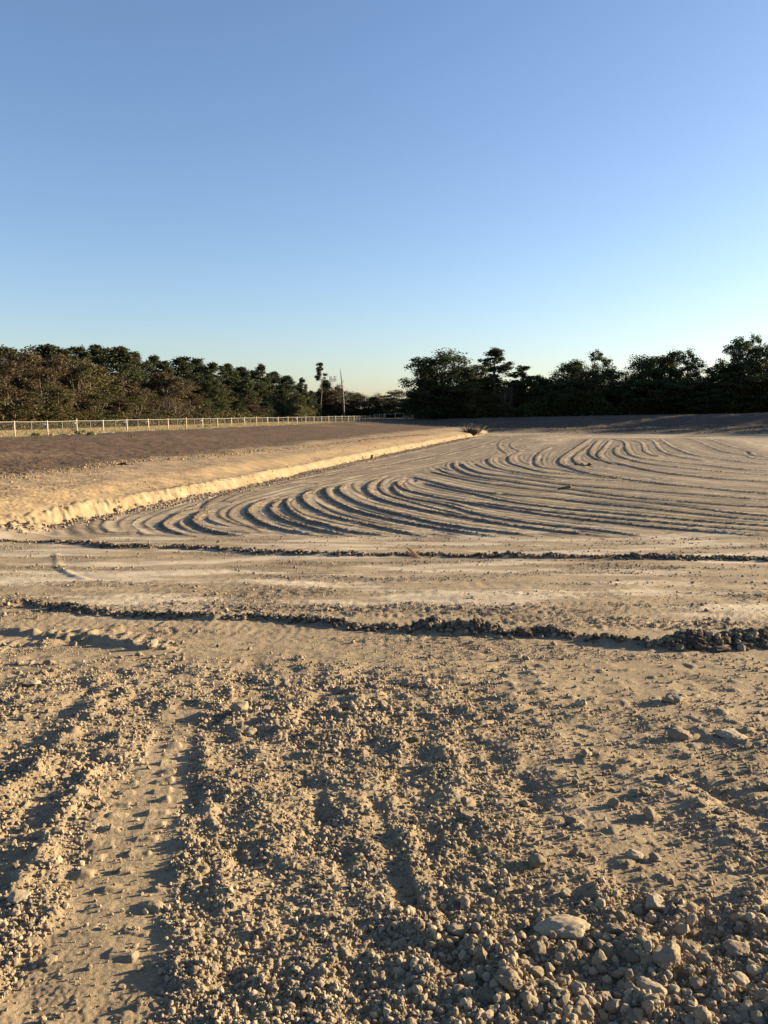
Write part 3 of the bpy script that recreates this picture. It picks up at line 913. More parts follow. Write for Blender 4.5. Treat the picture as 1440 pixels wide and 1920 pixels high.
placed = []
def put_rock(name, me, px, py, wpx, label, cat, group=None, flat=1.0, rz=None, tilt=0.25, sink=0.3, wide=1.0):
    x, y, z = at_px(px, py)
    sl = math.sqrt(x * x + y * y + (CAMZ - z) ** 2)
    r = wpx / 2.0 / F * sl * 0.74
    o = link(name, me, label=label, category=cat, group=group)
    o.scale = (r * wide, r, r * flat)
    o.rotation_euler = (random.uniform(-tilt, tilt), random.uniform(-tilt, tilt), random.uniform(0, 6.28) if rz is None else rz)
    o.location = (x, y, z + r * flat * (0.72 - sink))
    placed.append((px, py, wpx))
    return o

def own_rock(seed, mat='clod', rough=0.22, cuts=9, flat=0.7, lumpy=1.0, sub=4):
    V, Fc = rock_shape(sub, seed, rough=rough, cuts=cuts, flat=flat, lumpy=lumpy)
    return mesh_np('rock_mesh', V, Fc, [M[mat]], smooth=True)

NAMED = [
 (1050,1768,104,'clay_slab','largest pale flat-topped clay slab, lying in the rubble at the lower right','slab',.62,1.15,11,'pale',0.0),
 (1228,1708,52,'stone','rounded pale stone with a bright top, above and right of the large flat slab','stone',.95,1.0,12,'pale',1.2),
 (1195,1712,26,'stone','small round stone tucked against the left side of the rounded pale stone','stone',.9,1.0,13,'clod',.3),
 (40,1693,42,'stone','pale angular stone at the left edge throwing a shadow off the picture','stone',.85,1.0,14,'pale',.5),
 (1005,1628,44,'stone','blocky tan stone standing alone above the large flat slab','stone',1.0,.9,15,'clod',.1),
 (1247,1822,58,'clay_clod','blocky brown-grey clod below the rounded pale stone at the lower right','clod',.95,1.0,16,'clod',.9),
 (957,1880,54,'clay_clod','grey block of clay near the bottom edge, left of centre of the right rubble','clod',.95,1.0,17,'clod',2.2),
 (1265,1318,60,'clay_slab','smooth grey wedge-shaped slab just below the dark clod heap on the right','slab',.7,1.1,18,'clod',.2),
 (1368,1388,58,'clay_slab','pale flat slab pointing up at the right, beside a dark hollow','slab',.5,1.15,19,'pale',.4),
 (1272,1388,52,'clay_clod','half-buried rounded clod left of the pale slab by the dark hollow','clod',.6,1.1,20,'clod',.0),
 (195,1744,17,'stone','small bright stone on the smooth track with a long thin shadow','stone',.9,1.0,21,'pale',.0),
 (88,1802,32,'stone','knobbly tan stone at the lower left with shadow across the track','stone',.8,1.1,22,'clod',.2),
 (60,1740,20,'stone','small round stone at the left edge of the smooth track','stone',.9,1.0,23,'pale',.2),
 (881,1538,38,'stone','oval stone lying flat in the rubble right of the dark rut','stone',.6,1.15,24,'clod',.1),
 (1150,1775,46,'clay_clod','pitted clod immediately right of the large flat slab','clod',.8,1.0,25,'clod',.6),
 (1188,1610,32,'stone','bright-sided stone up and right of the blocky tan stone','stone',.7,1.1,26,'pale',2.6),
 (1228,1613,36,'clay_clod','grey crumbly clod right of the bright-sided stone','clod',.7,1.0,27,'clod',.6),
 (1290,1790,42,'clay_clod','tan clod between the pitted clod and the right rubble edge','clod',.8,1.0,28,'clod',1.9),
 (1380,1790,50,'clay_clod','big broken clod near the right edge level with the large flat slab','clod',.7,1.15,29,'clod',.3),
 (1218,1862,44,'stone','elongated bright stone below the blocky brown-grey clod','stone',.75,1.2,30,'pale',2.5),
 (1385,1845,38,'stone','bright stone near the right edge in the bottom rubble','stone',.8,1.0,31,'pale',1.0),
 (858,1760,42,'clay_clod','lumpy tan clod left of the large flat slab','clod',.8,1.0,32,'clod',.4),
 (885,1808,24,'stone','small peaked stone below the lumpy tan clod','stone',1.0,.9,33,'clod',.4),
 (955,1834,36,'clay_clod','bright-topped clod just below the left end of the large slab','clod',.9,1.0,34,'clod',.9),
 (1080,1868,34,'stone','bright oval stone at the bottom below the large flat slab','stone',.85,1.0,35,'pale',.9),
 (1092,1908,46,'clay_clod','brown clod cut by the bottom edge of the picture','clod',.8,1.0,36,'clod',.9),
 (1060,1686,32,'stone','tan stone right above the large flat slab','stone',.8,1.1,37,'clod',.2),
 (1020,1722,36,'clay_clod','round clod touching the far side of the large flat slab','clod',.8,1.0,38,'clod',.2),
 (1125,1715,26,'stone','upright sunlit sliver of stone between the slab and the rounded pale stone','stone',1.2,.8,39,'pale',.2),
 (1165,1740,28,'clay_clod','standing dark-sided clod left of the rounded pale stone','clod',1.2,.8,40,'clod',.2),
 (452,1343,44,'clay_clod','cracked tan block on the left of the central rubble mound','clod',.75,1.1,41,'clod',.2),
 (800,1284,26,'stone','pale round stone at the right shoulder of the central rubble mound','stone',.9,1.0,42,'pale',.2),
 (690,1527,28,'stone','bright stone at the head of the dark rut','stone',1.1,.9,43,'clod',.2),
 (615,1549,20,'stone','bright stone a little left of the head of the dark rut','stone',.9,1.0,44,'clod',.2),
 (105,1625,26,'stone','slim bright stone upright on the left rubble ridge','stone',1.2,.8,45,'pale',.2),
 (60,1285,34,'clay_clod','pale flat clod in the left-edge cluster below the dark windrow','clod',.6,1.1,46,'pale',.2),
 (315,1735,24,'clay_clod','crumbling pale clod squashed into the middle of the smooth track','clod',.5,1.1,47,'pale',.2),
 (560,1238,26,'clay_clod','tan clod right of the small heap above the central mound','clod',.8,1.0,48,'clod',.2),
 (780,1394,24,'stone','grey stone at the lower right foot of the central rubble mound','stone',.9,1.0,49,'clod',.2),
 (910,1357,30,'clay_clod','bent finger-like clod lying right of the central rubble mound','clod',.5,1.5,50,'clod',.5),
 (1090,1325,30,'clay_clod','upright sunlit clod left of the grey wedge-shaped slab','clod',1.1,.9,51,'pale',.5),
]
for (px, py, wpx, nm, lab, cat, flat, wide, seed, mt, rz) in NAMED:
    put_rock(nm, own_rock(seed, mt, sub=5 if wpx > 45 else 4), px, py, wpx * (.78 if wpx > 100 else 1.0), lab, cat, flat=flat, wide=wide, rz=rz, tilt=0.12, sink=0.32)

# groups of individual clods, each zone with its own label
ZONES = [
 ('clay_clod', 80, (840, 1440, 1770, 1915), (16, 44), 'fist-sized tan clod in the deep rubble at the bottom right', 'clods in the bottom right rubble'),
 ('clay_clod', 40, (480, 850, 1740, 1915), (14, 30), 'tan clod in the rubble at the bottom centre, left of the large slab', 'clods in the bottom centre rubble'),
 ('clay_clod', 55, (430, 840, 1270, 1400), (12, 28), 'tan clod heaped on the central rubble mound', 'clods of the central mound'),
 ('clay_clod', 14, (255, 345, 1205, 1245), (12, 24), 'tan clod in the small heap below the left end of the nearer windrow', 'clods of the small heap'),
 ('clay_clod', 16, (0, 100, 1240, 1350), (16, 34), 'tan clod in the cluster at the left edge below the windrow', 'clods of the left edge cluster'),
 ('clay_clod', 25, (10, 180, 1400, 1640), (12, 24), 'tan clod along the rubble ridge left of the smooth track', 'clods of the left ridge'),
 ('clay_clod', 35, (880, 1440, 1420, 1740), (14, 30), 'scattered clod in the trampled soil right of the dark rut', 'clods on the right slope'),
 ('clay_clod', 30, (400, 880, 1440, 1740), (10, 22), 'tan clod loose in the rutted rubble of the middle foreground', 'clods of the middle foreground'),
]
for (nm, n, (xa, xb, ya, yb), (sa, sb), lab, grp) in ZONES:
    c_ = 0; tries = 0
    while c_ < n and tries < 4000:
        tries += 1
        px = random.uniform(xa, xb); py = random.uniform(ya, yb); s = sa + (sb - sa) * random.random() ** 2.2
        if any((px - a) ** 2 + ((py - b) * 1.3) ** 2 < ((s + ww) * 0.48) ** 2 for a, b, ww in placed): continue
        put_rock(nm, random.choice(rocks), px, py, s, lab, 'clod', grp, flat=random.uniform(.7, 1), wide=random.uniform(.85, 1.25), sink=random.uniform(.2, .45), tilt=0.6)
        c_ += 1

# individual dark clods of the nearer windrow
DK = [(497,1152,22,'small round dark clod perched highest on the nearer windrow left of centre'),
      (838,1170,52,'tall grey crumbling clod standing on the nearer windrow at centre right'),
      (838,1190,22,'round tan clod at the foot of the tall grey crumbling clod'),
      (878,1180,42,'pale blocky clod right of the tall grey crumbling clod on the windrow'),
      (985,1183,58,'jumbled dark clod on the windrow halfway to the right heap'),
      (1303,1203,64,'massive dark clod in the middle of the right-hand clod heap'),
      (1262,1203,46,'dark clod at the left end of the right-hand clod heap'),
      (1345,1212,48,'dark clod low in the right-hand heap under the grey slab'),
      (1392,1208,50,'rough dark clod near the right end of the right-hand heap'),
      (1428,1205,44,'dark clod cut by the right edge of the picture in the clod heap'),
      (1385,1183,66,'long grey slab lying on top behind the right-hand clod heap'),
      (1075,1192,26,'small dark clod at the tail of the nearer windrow'),
      (700,1178,28,'low dark clod on the nearer windrow at the picture centre'),
      (75,1135,26,'tan clod at the far left end of the nearer windrow')]
for i, (px, py, wpx, lab) in enumerate(DK):
    V, Fc = rock_shape(4, 700 + i, rough=0.4, cuts=8, flat=.8, lumpy=1.5)
    me = mesh_np('dark_clod_mesh', V, Fc, [M['clod'] if i in (2, 3, 13, 10) else M['dark']], smooth=True)
    put_rock('damp_clod', me, px, py + wpx * .2, wpx * .8, lab, 'clod', flat=.4 if 'slab' in lab else .6, wide=1.3 if 'slab' in lab else 1.0, rz=0.3, sink=.25)
def along(li, n, smin_, smax_, nm, lab, grp, spread, xlim=(0, 1440)):
    P = LXY[li]; c_ = 0; tries = 0
    while c_ < n and tries < 5000:
        tries += 1
        p = P[random.randrange(len(P))]
        x = p[0] + random.gauss(0, spread); y = p[1] + random.gauss(0, spread)
        if abs(x / y) > 0.5: continue
        z = float(Hf(x, y)[0]); r = smin_ + (smax_ - smin_) * random.random() ** 2
        o = link(nm, random.choice(drocks), label=lab, category='clod', group=grp)
        o.scale = (r * random.uniform(.8, 1.3), r, r * random.uniform(.7, 1)); o.rotation_euler = (random.uniform(-.8, .8), random.uniform(-.8, .8), random.uniform(0, 6.28))
        o.location = (x, y, z + r * 0.3); c_ += 1
along(1, 110, .012, .03, 'damp_clod', 'small dark damp clod in the thin nearer windrow across the ramp', 'damp clods of the nearer windrow', .05)
along(2, 34, .02, .045, 'damp_clod', 'dark damp clod piled in the heap at the right end of the nearer windrow', 'damp clods of the right-hand heap', .10)
along(0, 125, .02, .06, 'damp_clod', 'dark clod in the farther straight windrow below the graded floor', 'dark clods of the farther windrow', .07)
DK2 = [(929,1040,20,'round dark lump standing above the farther windrow right of centre', 'dark'), (981,1041,13,'pale sunlit clod on the farther windrow just right of the round dark lump', 'pale'),
       (171,1016,11,'small dark lump sticking up on the left part of the farther windrow', 'dark'), (1298,1046,12,'pale clod on the right part of the farther windrow', 'pale'), (410,1014,11,'small tan clod lying in front of the graded floor edge', 'clod')]
for i, (px, py, wpx, lab, mt) in enumerate(DK2):
    put_rock('clay_clod', own_rock(800 + i, mt, rough=.3), px, py + 4, wpx, lab, 'clod', flat=1.0, sink=.1)

tick('stones')
# ------------------------------------------------------------------ tubes
def tube(P, R, n=6):
    P = [Vector(p) for p in P]
    V = []; Fc = []
    for i, p in enumerate(P):
        t = (P[min(i + 1, len(P) - 1)] - P[max(i - 1, 0)]).normalized()
        a = t.orthogonal().normalized(); b = t.cross(a)
        for k in range(n):
            an = 2 * math.pi * k / n
            V.append(tuple(p + (a * math.cos(an) + b * math.sin(an)) * R[i]))
    for i in range(len(P) - 1):
        for k in range(n):
            k2 = (k + 1) % n
            Fc.append((i * n + k, i * n + k2, (i + 1) * n + k2, (i + 1) * n + k))
    return V, Fc

class MB:
    def __init__(s): s.V = []; s.F = []
    def add(s, V, Fc):
        b = len(s.V); s.V += [tuple(v) for v in V]; s.F += [tuple(i + b for i in f) for f in Fc]
    def tube(s, P, R, n=6, cap=True):
        V, Fc = tube(P, R, n)
        if cap: Fc = Fc + [tuple(range(n))[::-1], tuple(range(len(V) - n, len(V)))]
        s.add(V, Fc)
    def box(s, x0, x1, y0, y1, z0, z1):
        V = [(x, y, z) for z in (z0, z1) for y in (y0, y1) for x in (x0, x1)]
        s.add(V, [(0, 2, 3, 1), (4, 5, 7, 6), (0, 1, 5, 4), (2, 6, 7, 3), (0, 4, 6, 2), (1, 3, 7, 5)])
    def mesh(s, name, mat, smooth=True):
        me = bpy.data.meshes.new(name); me.from_pydata(s.V, [], s.F); me.update()
        me.materials.append(mat)
        me.polygons.foreach_set('use_smooth', [smooth] * len(me.polygons))
        return me

# ------------------------------------------------------------------ trees (prototypes 10 m tall, 5 m wide, scaled per tree)
def leaves(centres, radii, per, size, r, squash=0.75, shell=0.55):
    """leaf-sized quads in clumps"""
    C_ = np.repeat(np.array(centres), per, 0); R_ = np.repeat(np.array(radii), per)
    n = len(C_)
    d = r.normal(size=(n, 3)); d /= np.linalg.norm(d, axis=1)[:, None]
    rad = R_ * r.random(n) ** .55 * r.uniform(0.8, 1.45, n)
    P = C_ + d * rad[:, None] * np.array([1, 1, squash])
    s = size * r.uniform(0.55, 1.3, n)
    R = rand_rot(n, r)
    q = np.array([[-.5, -.32, 0], [.5, -.38, 0], [.42, .36, 0.08], [-.46, .3, -.05]])
    V = np.einsum('nij,vj->nvi', R, q) * s[:, None, None] + P[:, None, :]
    Fc = np.arange(n * 4).reshape(n, 4)
    return V.reshape(-1, 3), Fc

def proto(kind, seed):
    r = np.random.default_rng(seed); rr = random.Random(seed)
    tb = MB(); cent = []; rad = []
    if kind in ('pine', 'sparse_pine', 'tall_pine'):
        bend = [Vector((rr.uniform(-.15, .15), rr.uniform(-.15, .15), z)) for z in (0, 2.5, 5, 7.5, 9.6)]
        bend[0].x = bend[0].y = 0
        r0 = .17 if kind != 'tall_pine' else .12
        tb.tube(bend, [r0, r0 * .85, r0 * .65, r0 * .4, .03], 8)
        z0 = {'pine': 1.2, 'sparse_pine': 3.4, 'tall_pine': 6.6}[kind]
        nb = {'pine': 52, 'sparse_pine': 36, 'tall_pine': 17}[kind]
        for i in range(nb):
            f = (i + rr.random()) / nb
            z = z0 + (9.7 - z0) * f
            wmax = (2.5 * (1 - f ** 1.8) ** 0.6 if kind == 'pine' else 2.4 * (1 - f) ** 0.55) * (0.6 + 0.4 * min(1, f * 4)) * rr.uniform(.5, 1.12)
            if kind == 'tall_pine': wmax *= 0.75; wmax = max(wmax, .3)
            a = rr.uniform(0, 6.28)
            base = Vector((0, 0, z)); tip = Vector((math.cos(a) * wmax, math.sin(a) * wmax, z + rr.uniform(.0, .7) * (0.4 + wmax * .25)))
            mid = (base + tip) / 2 + Vector((0, 0, -.05))
            tb.tube([base, mid, tip], [.045, .03, .012], 4)
            for q in (0.55, 0.8, 1.0):
                if rr.random() < (.95 if kind == 'pine' else .85):
                    cpos = base.lerp(tip, q) + Vector((rr.uniform(-.2, .2), rr.uniform(-.2, .2), rr.uniform(-.05, .2)))
                    cent.append(cpos[:]); rad.append((.7 if kind == 'tall_pine' else 1) * rr.uniform(.28, .62) * (0.65 + .35 * (1 - f)) * (1.3 if kind == 'pine' else .95))
        for i in range({'pine': 26, 'sparse_pine': 8, 'tall_pine': 2}[kind]):
            f = rr.random() ** .8; zz = z0 + (9.7 - z0) * f; q = (1.3 if kind == 'pine' else .5) * (1 - f * .8)
            cent.append((rr.uniform(-q, q), rr.uniform(-q, q), zz)); rad.append(rr.uniform(.4, .75) * (1 if kind == 'pine' else .6))
        cent.append((0, 0, 9.7)); rad.append(.35)
        V, Fc = leaves(cent, rad, 75, 0.145, r, squash=.85, shell=.2)
        mat = 'pine'
    elif kind in ('broad', 'sparse_broad', 'olive', 'brown', 'bare'):
        low = {'broad': 1.5, 'sparse_broad': 3.2, 'olive': .8, 'brown': .6, 'bare': 1.2}[kind]
        nst = 3 if kind in ('brown', 'bare', 'olive') else rr.choice([1, 2])
        stems = []
        for s_ in range(nst):
            lean = Vector((rr.uniform(-1, 1), rr.uniform(-1, 1), 0)) * (0.9 if nst > 1 else .3)
            pts = [Vector((0, 0, 0)) + lean * .1 * s_, lean * .35 + Vector((0, 0, 2.6)), lean * .8 + Vector((rr.uniform(-.3, .3), rr.uniform(-.3, .3), 5.6)), lean * 1.15 + Vector((0, 0, 8.2))]
            r0 = .22 / math.sqrt(nst)
            tb.tube(pts, [r0, r0 * .75, r0 * .45, .03], 7)
            stems.append(pts)
        nl = {'broad': 50, 'sparse_broad': 28, 'olive': 34, 'brown': 34, 'bare': 40}[kind]
        for i in range(nl):
            st = rr.choice(stems); f = rr.uniform(.12, 1)
            k = f * 3; j = min(2, int(k)); base = st[j].lerp(st[j + 1], k - j)
            zt = low + (9.6 - low) * (i + rr.random()) / nl
            hh = (zt - low) / (9.6 - low)
            wr = 2.45 * math.sin(math.pi * min(.98, .16 + .78 * hh)) ** .6 * rr.uniform(.25, 1.0)
            a = rr.uniform(0, 6.28)
            if base.z > zt: base = st[0].lerp(st[1], min(1.0, zt / 2.8) * .9)
            tip = Vector((math.cos(a) * wr, math.sin(a) * wr, zt))
            mid = base.lerp(tip, .5) + Vector((0, 0, .25))
            tb.tube([base, mid, tip], [.06, .035, .012], 4)
            for q in range(3 if kind == 'bare' else 1):
                t2 = tip + Vector((rr.uniform(-.6, .6), rr.uniform(-.6, .6), rr.uniform(.1, .8)))
                tb.tube([mid, (mid + t2) / 2 + Vector((rr.uniform(-.1, .1), 0, 0)), t2], [.025, .015, .006], 3)
                if kind in ('bare',):
                    for z_ in range(3):
                        t3 = t2 + Vector((rr.uniform(-.5, .5), rr.uniform(-.5, .5), rr.uniform(-.1, .6)))
                        tb.tube([(mid + t2) / 2, t3], [.012, .005], 3)
            for q in range(2):
                cent.append(tuple(tip + Vector((rr.uniform(-.5, .5), rr.uniform(-.5, .5), rr.uniform(-.35, .35)))))
                rad.append(rr.uniform(.45, .95) * (.7 if kind == 'sparse_broad' else 1))
        per = {'broad': 110, 'sparse_broad': 80, 'olive': 120, 'brown': 120, 'bare': 30}[kind]
        V, Fc = leaves(cent, rad, per, {'bare': .12}.get(kind, 0.165), r, squash=.8, shell=.35)
        mat = {'broad': 'green', 'sparse_broad': 'green', 'olive': 'olive', 'brown': 'brown', 'bare': 'brown'}[kind]
    tm = tb.mesh(kind + '_trunk', M['palebark'] if kind in ('bare', 'brown') else M['bark'])
    cm = mesh_np(kind + '_crown', V, Fc, [M[mat]])
    return tm, cm

PROTO = {}
for kind, n in (('pine', 4), ('sparse_pine', 2), ('tall_pine', 1), ('broad', 4), ('sparse_broad', 3), ('olive', 3), ('brown', 3), ('bare', 3)):
    PROTO[kind] = [proto(kind, hash_seed) for hash_seed in range(len(kind) * 17, len(kind) * 17 + n)]

TNAME = {'pine': 'pine_tree', 'sparse_pine': 'pine_tree', 'tall_pine': 'pine_tree', 'broad': 'broadleaf_tree', 'sparse_broad': 'broadleaf_tree',
         'olive': 'autumn_tree', 'brown': 'autumn_tree', 'bare': 'bare_tree'}
tcount = 0
def tree(kind, x, y, z, h, wd, label, group, rz=None):
    global tcount
    tcount += 1
    tm, cm = PROTO[kind][tcount % len(PROTO[kind])]
    o = empty(TNAME[kind], (x, y, z - 0.1), label, 'tree', group, rz=random.uniform(0, 6.28) if rz is None else rz, scale=(wd / 5.0, wd / 5.0, h / 10.0))
    a = link('trunk', tm, o); b = link('crown', cm, o)
    return o

def tree_px(kind, px, top, depth, wpx, label, group):
    d = ray(px, top); t = depth / d.y
    x = d.x * t; zt = CAMZ + d.z * t
    z = float(H_base(x, depth))
    return tree(kind, x, depth, z, (zt - z) * 1.0, wpx / F * depth * 1.12, label, group)

tick('protos')
# fence geometry first (labels count its tall posts)
FD = Vector((0.248, 1.0, 0)); F0 = Vector((-29.8, 67.0, 0))
tall = []
t = -5.6
while F0.y + t < 187.2:
    tall.append(F0 + FD * t); t += 4.05
def post_at_px(px):
    """number of the tall post (from the left edge of the photo) nearest this pixel"""
    vis = [p for p in tall if 720 + F * p.x / p.y > 0]
    best = min(range(len(vis)), key=lambda i: abs(720 + F * vis[i].x / vis[i].y - px))
    return best + 1
ORD = ['first', 'second', 'third', 'fourth', 'fifth', 'sixth', 'seventh', 'eighth', 'ninth', 'tenth', 'eleventh', 'twelfth', 'thirteenth', 'fourteenth', 'fifteenth', 'sixteenth',
       'seventeenth', 'eighteenth', 'nineteenth', 'twentieth', 'twenty-first', 'twenty-second', 'twenty-third', 'twenty-fourth', 'twenty-fifth', 'twenty-sixth', 'twenty-seventh', 'twenty-eighth', 'twenty-ninth', 'thirtieth', 'thirty-first', 'thirty-second', 'thirty-third', 'thirty-fourth', 'thirty-fifth']
DESC = {'pine': 'dark green pine', 'sparse_pine': 'open-crowned pine', 'broad': 'dense green broadleaf tree', 'sparse_broad': 'loose-crowned broadleaf tree',
        'olive': 'olive and yellowing tree', 'brown': 'rusty brown autumn tree', 'bare': 'nearly bare greyish-brown tree'}

def ldepth(px, extra=0):
    xn = (px - 720) / F
    t = (-38 - 100 * xn) / (xn - .2)
    return 100 + t + extra
used = {}
def uniq(lab, alt):
    if lab in used:
        used[lab] += 1
        return alt
    used[lab] = 1
    return lab

LEFT_BACK = [(12,650,80,'pine'),(48,662,60,'pine'),(88,646,80,'pine'),(122,654,55,'pine'),(150,650,55,'pine'),(184,646,62,'pine'),(224,650,66,'pine'),(252,660,50,'pine'),
 (286,667,50,'pine'),(308,676,44,'pine'),(342,669,54,'pine'),(368,672,46,'pine'),(396,680,46,'pine'),(424,681,44,'pine'),(452,688,42,'pine'),(490,682,34,'sparse_pine'),(478,694,40,'pine'),
 (512,696,40,'pine'),(538,704,34,'pine'),(566,708,22,'sparse_pine'),(560,722,30,'pine'),(583,732,22,'pine'),(-40,655,80,'pine'),(-90,650,80,'pine')]
LEFT_FRONT = [(-60,668,100,'brown'),(8,676,90,'brown'),(36,656,84,'brown'),(70,690,70,'brown'),(98,672,70,'brown'),(122,664,78,'brown'),(150,676,70,'olive'),(178,684,72,'olive'),(208,716,60,'olive'),
 (232,708,72,'brown'),(262,724,50,'olive'),(292,706,54,'pine'),(318,698,66,'brown'),(338,712,60,'brown'),(368,716,44,'pine'),(392,704,46,'pine'),(412,718,42,'olive'),(436,706,44,'pine'),
 (462,712,40,'pine'),(486,716,38,'broad'),(508,722,34,'pine'),(532,728,32,'pine'),(556,738,28,'broad'),(578,748,22,'pine')]
LEFT_LOW = [(20,722,70,'brown'),(60,732,60,'olive'),(100,722,66,'olive'),(140,730,60,'brown'),(180,738,60,'olive'),(215,744,56,'brown'),(248,742,56,'olive'),(280,748,50,'brown'),(320,742,52,'bare'),(352,738,48,'brown'),
 (385,745,40,'broad'),(415,748,38,'olive'),(445,750,36,'pine'),(470,752,34,'brown'),(497,752,32,'pine'),(522,754,30,'broad'),(548,758,26,'olive')]
for i, (px, top, wp, k) in enumerate(LEFT_BACK):
    n_ = ORD[post_at_px(px) - 1]
    loc = 'behind the fence off the left edge' if px < 0 else 'on the skyline behind the %s tall fence post' % n_
    tree_px(k, px, top, ldepth(px, 22 + (i % 3) * 4), wp * 1.7, uniq('%s %s' % (DESC[k], loc), 'slimmer %s beside its twin %s' % (DESC[k], loc)), 'pines along the skyline of the left wood')
for i, (px, top, wp, k) in enumerate(LEFT_FRONT):
    n_ = ORD[post_at_px(px) - 1]
    loc = 'in the wood front behind the %s tall fence post' % n_ if px > 0 else 'in the wood off the left edge'
    tree_px(k, px, top, ldepth(px, 6 + (i % 3) * 3), wp * 1.35, uniq('%s %s' % (DESC[k], loc), 'smaller %s %s' % (DESC[k], loc)), 'trees at the front of the left wood')
for i, (px, top, wp, k) in enumerate(LEFT_LOW):
    n_ = ORD[post_at_px(px) - 1]
    loc = 'just behind the %s tall fence post' % n_
    tree_px(k, px, top, ldepth(px, 0 + (i % 2) * 2), wp * 1.3, uniq('short %s %s' % (DESC[k], loc), 'shorter %s %s' % (DESC[k], loc)), 'low trees at the edge of the left wood')

FARMID = [(597,738,24,'pine','narrow dark pine at the end of the left wood under the tall bare-stemmed pine'),(611,718,24,'pine','dark rounded pine just right of the tall bare-stemmed pine'),
 (604,742,34,'brown','low rusty tree at the foot of the tall bare-stemmed pine'),(626,736,34,'brown','low rusty tree under the distant mast'),
 (636,728,20,'olive','yellowing little tree between the mast and the dead snag'),(648,740,34,'brown','low rusty tree at the foot of the dead snag'),(664,742,28,'olive','low olive tree just right of the dead snag'),
 (684,746,26,'bare','low twiggy tree in the gap, second right of the dead snag'),(672,744,24,'pine','small dark pine in the gap right of the dead snag'),(697,749,24,'broad','low dark tree in the middle of the open gap'),
 (709,742,24,'bare','pale twiggy tree standing above its neighbours in the gap'),(722,752,28,'broad','low dark tree between the pale twiggy and the round tree'),(741,737,31,'olive','round-crowned tree standing above the low trees in the gap'),
 (757,752,26,'broad','low dark tree just right of the round-crowned tree'),(769,748,24,'bare','twiggy tree beside the left edge of the right-hand wood'),(783,748,28,'broad','low tree against the tall double tree of the right-hand wood')]
for i, (px, top, wp, k, lab) in enumerate(FARMID):
    tree_px(k, px, top - 6, 232 + (i % 3) * 5, wp * 1.75, lab, 'low trees in the gap between the woods')

def tall_things():
    # tall bare-stemmed pine
    tree_px('tall_pine', 602, 679, 226, 44, 'very tall thin pine with a bare stem and tufted top beside the left wood', None)
    # dead snag
    d = ray(641, 690); y = 224.0; t_ = y / d.y; x = d.x * t_; zt = CAMZ + d.z * t_
    z = float(H_base(x, y)); h = zt - z
    o = empty('dead_tree', (x, y, z), 'leafless broken dead trunk with stub branches standing above the gap', 'tree')
    m = MB()
    m.tube([(0.5, 0, 0), (.35, 0, h * .35), (.1, 0, h * .6), (-.25, 0, h * .85), (-.45, 0, h)], [.34, .28, .21, .13, .03], 8)
    link('trunk', m.mesh('dead_trunk', M['deadwood']), o)
    for (z0, dx, dz, rr_) in ((.47, 1.5, 1.7, .08), (.56, -1.3, 1.9, .06), (.68, .6, 1.3, .05), (.42, 2.6, .6, .05), (.36, -1.6, 1.2, .06)):
        m = MB(); x0 = .35 - .6 * z0
        m.tube([(x0, 0, h * z0), (x0 + dx * .5, .3, h * z0 + dz * .35), (x0 + dx, .2, h * z0 + dz)], [rr_ * 1.7, rr_ * 1.3, .05], 5)
        link('branch', m.mesh('dead_branch', M['deadwood']), o)
    # distant mast
    d = ray(624, 705); y = 330.0; t_ = y / d.y; x = d.x * t_; zt = CAMZ + d.z * t_; z = 2.0; h = zt - z
    o = empty('antenna_mast', (x, y, z), 'pale slender antenna mast beyond the trees between tall pine and dead trunk', 'mast')
    m = MB()
    for a in range(3):
        an = a * 2.094
        m.tube([(math.cos(an) * .45, math.sin(an) * .45, 0), (math.cos(an) * .3, math.sin(an) * .3, h - 1)], [.11, .10], 5)
    for k in range(int(h / 1.0)):
        for a in range(3):
            a0 = a * 2.094; a1 = a0 + 2.094; rr_ = .45 - .15 * k / h
            m.tube([(math.cos(a0) * rr_, math.sin(a0) * rr_, k), (math.cos(a1) * rr_, math.sin(a1) * rr_, k + 1)], [.035, .035], 4)
    link('lattice_tower', m.mesh('mast_lattice', M['mast']), o)
    for a in range(6):
        an = a * 1.047; m = MB()
        m.tube([(0, 0, h - 1.4), (math.cos(an) * 1.2, math.sin(an) * 1.2, h - 1.4)], [.05, .05], 5)
        m.box(math.cos(an) * 1.25 - .15, math.cos(an) * 1.25 + .15, math.sin(an) * 1.25 - .1, math.sin(an) * 1.25 + .1, h - 2.3, h - .1)
        link('antenna', m.mesh('antenna_panel', M['mast'], smooth=False), o)
tall_things()

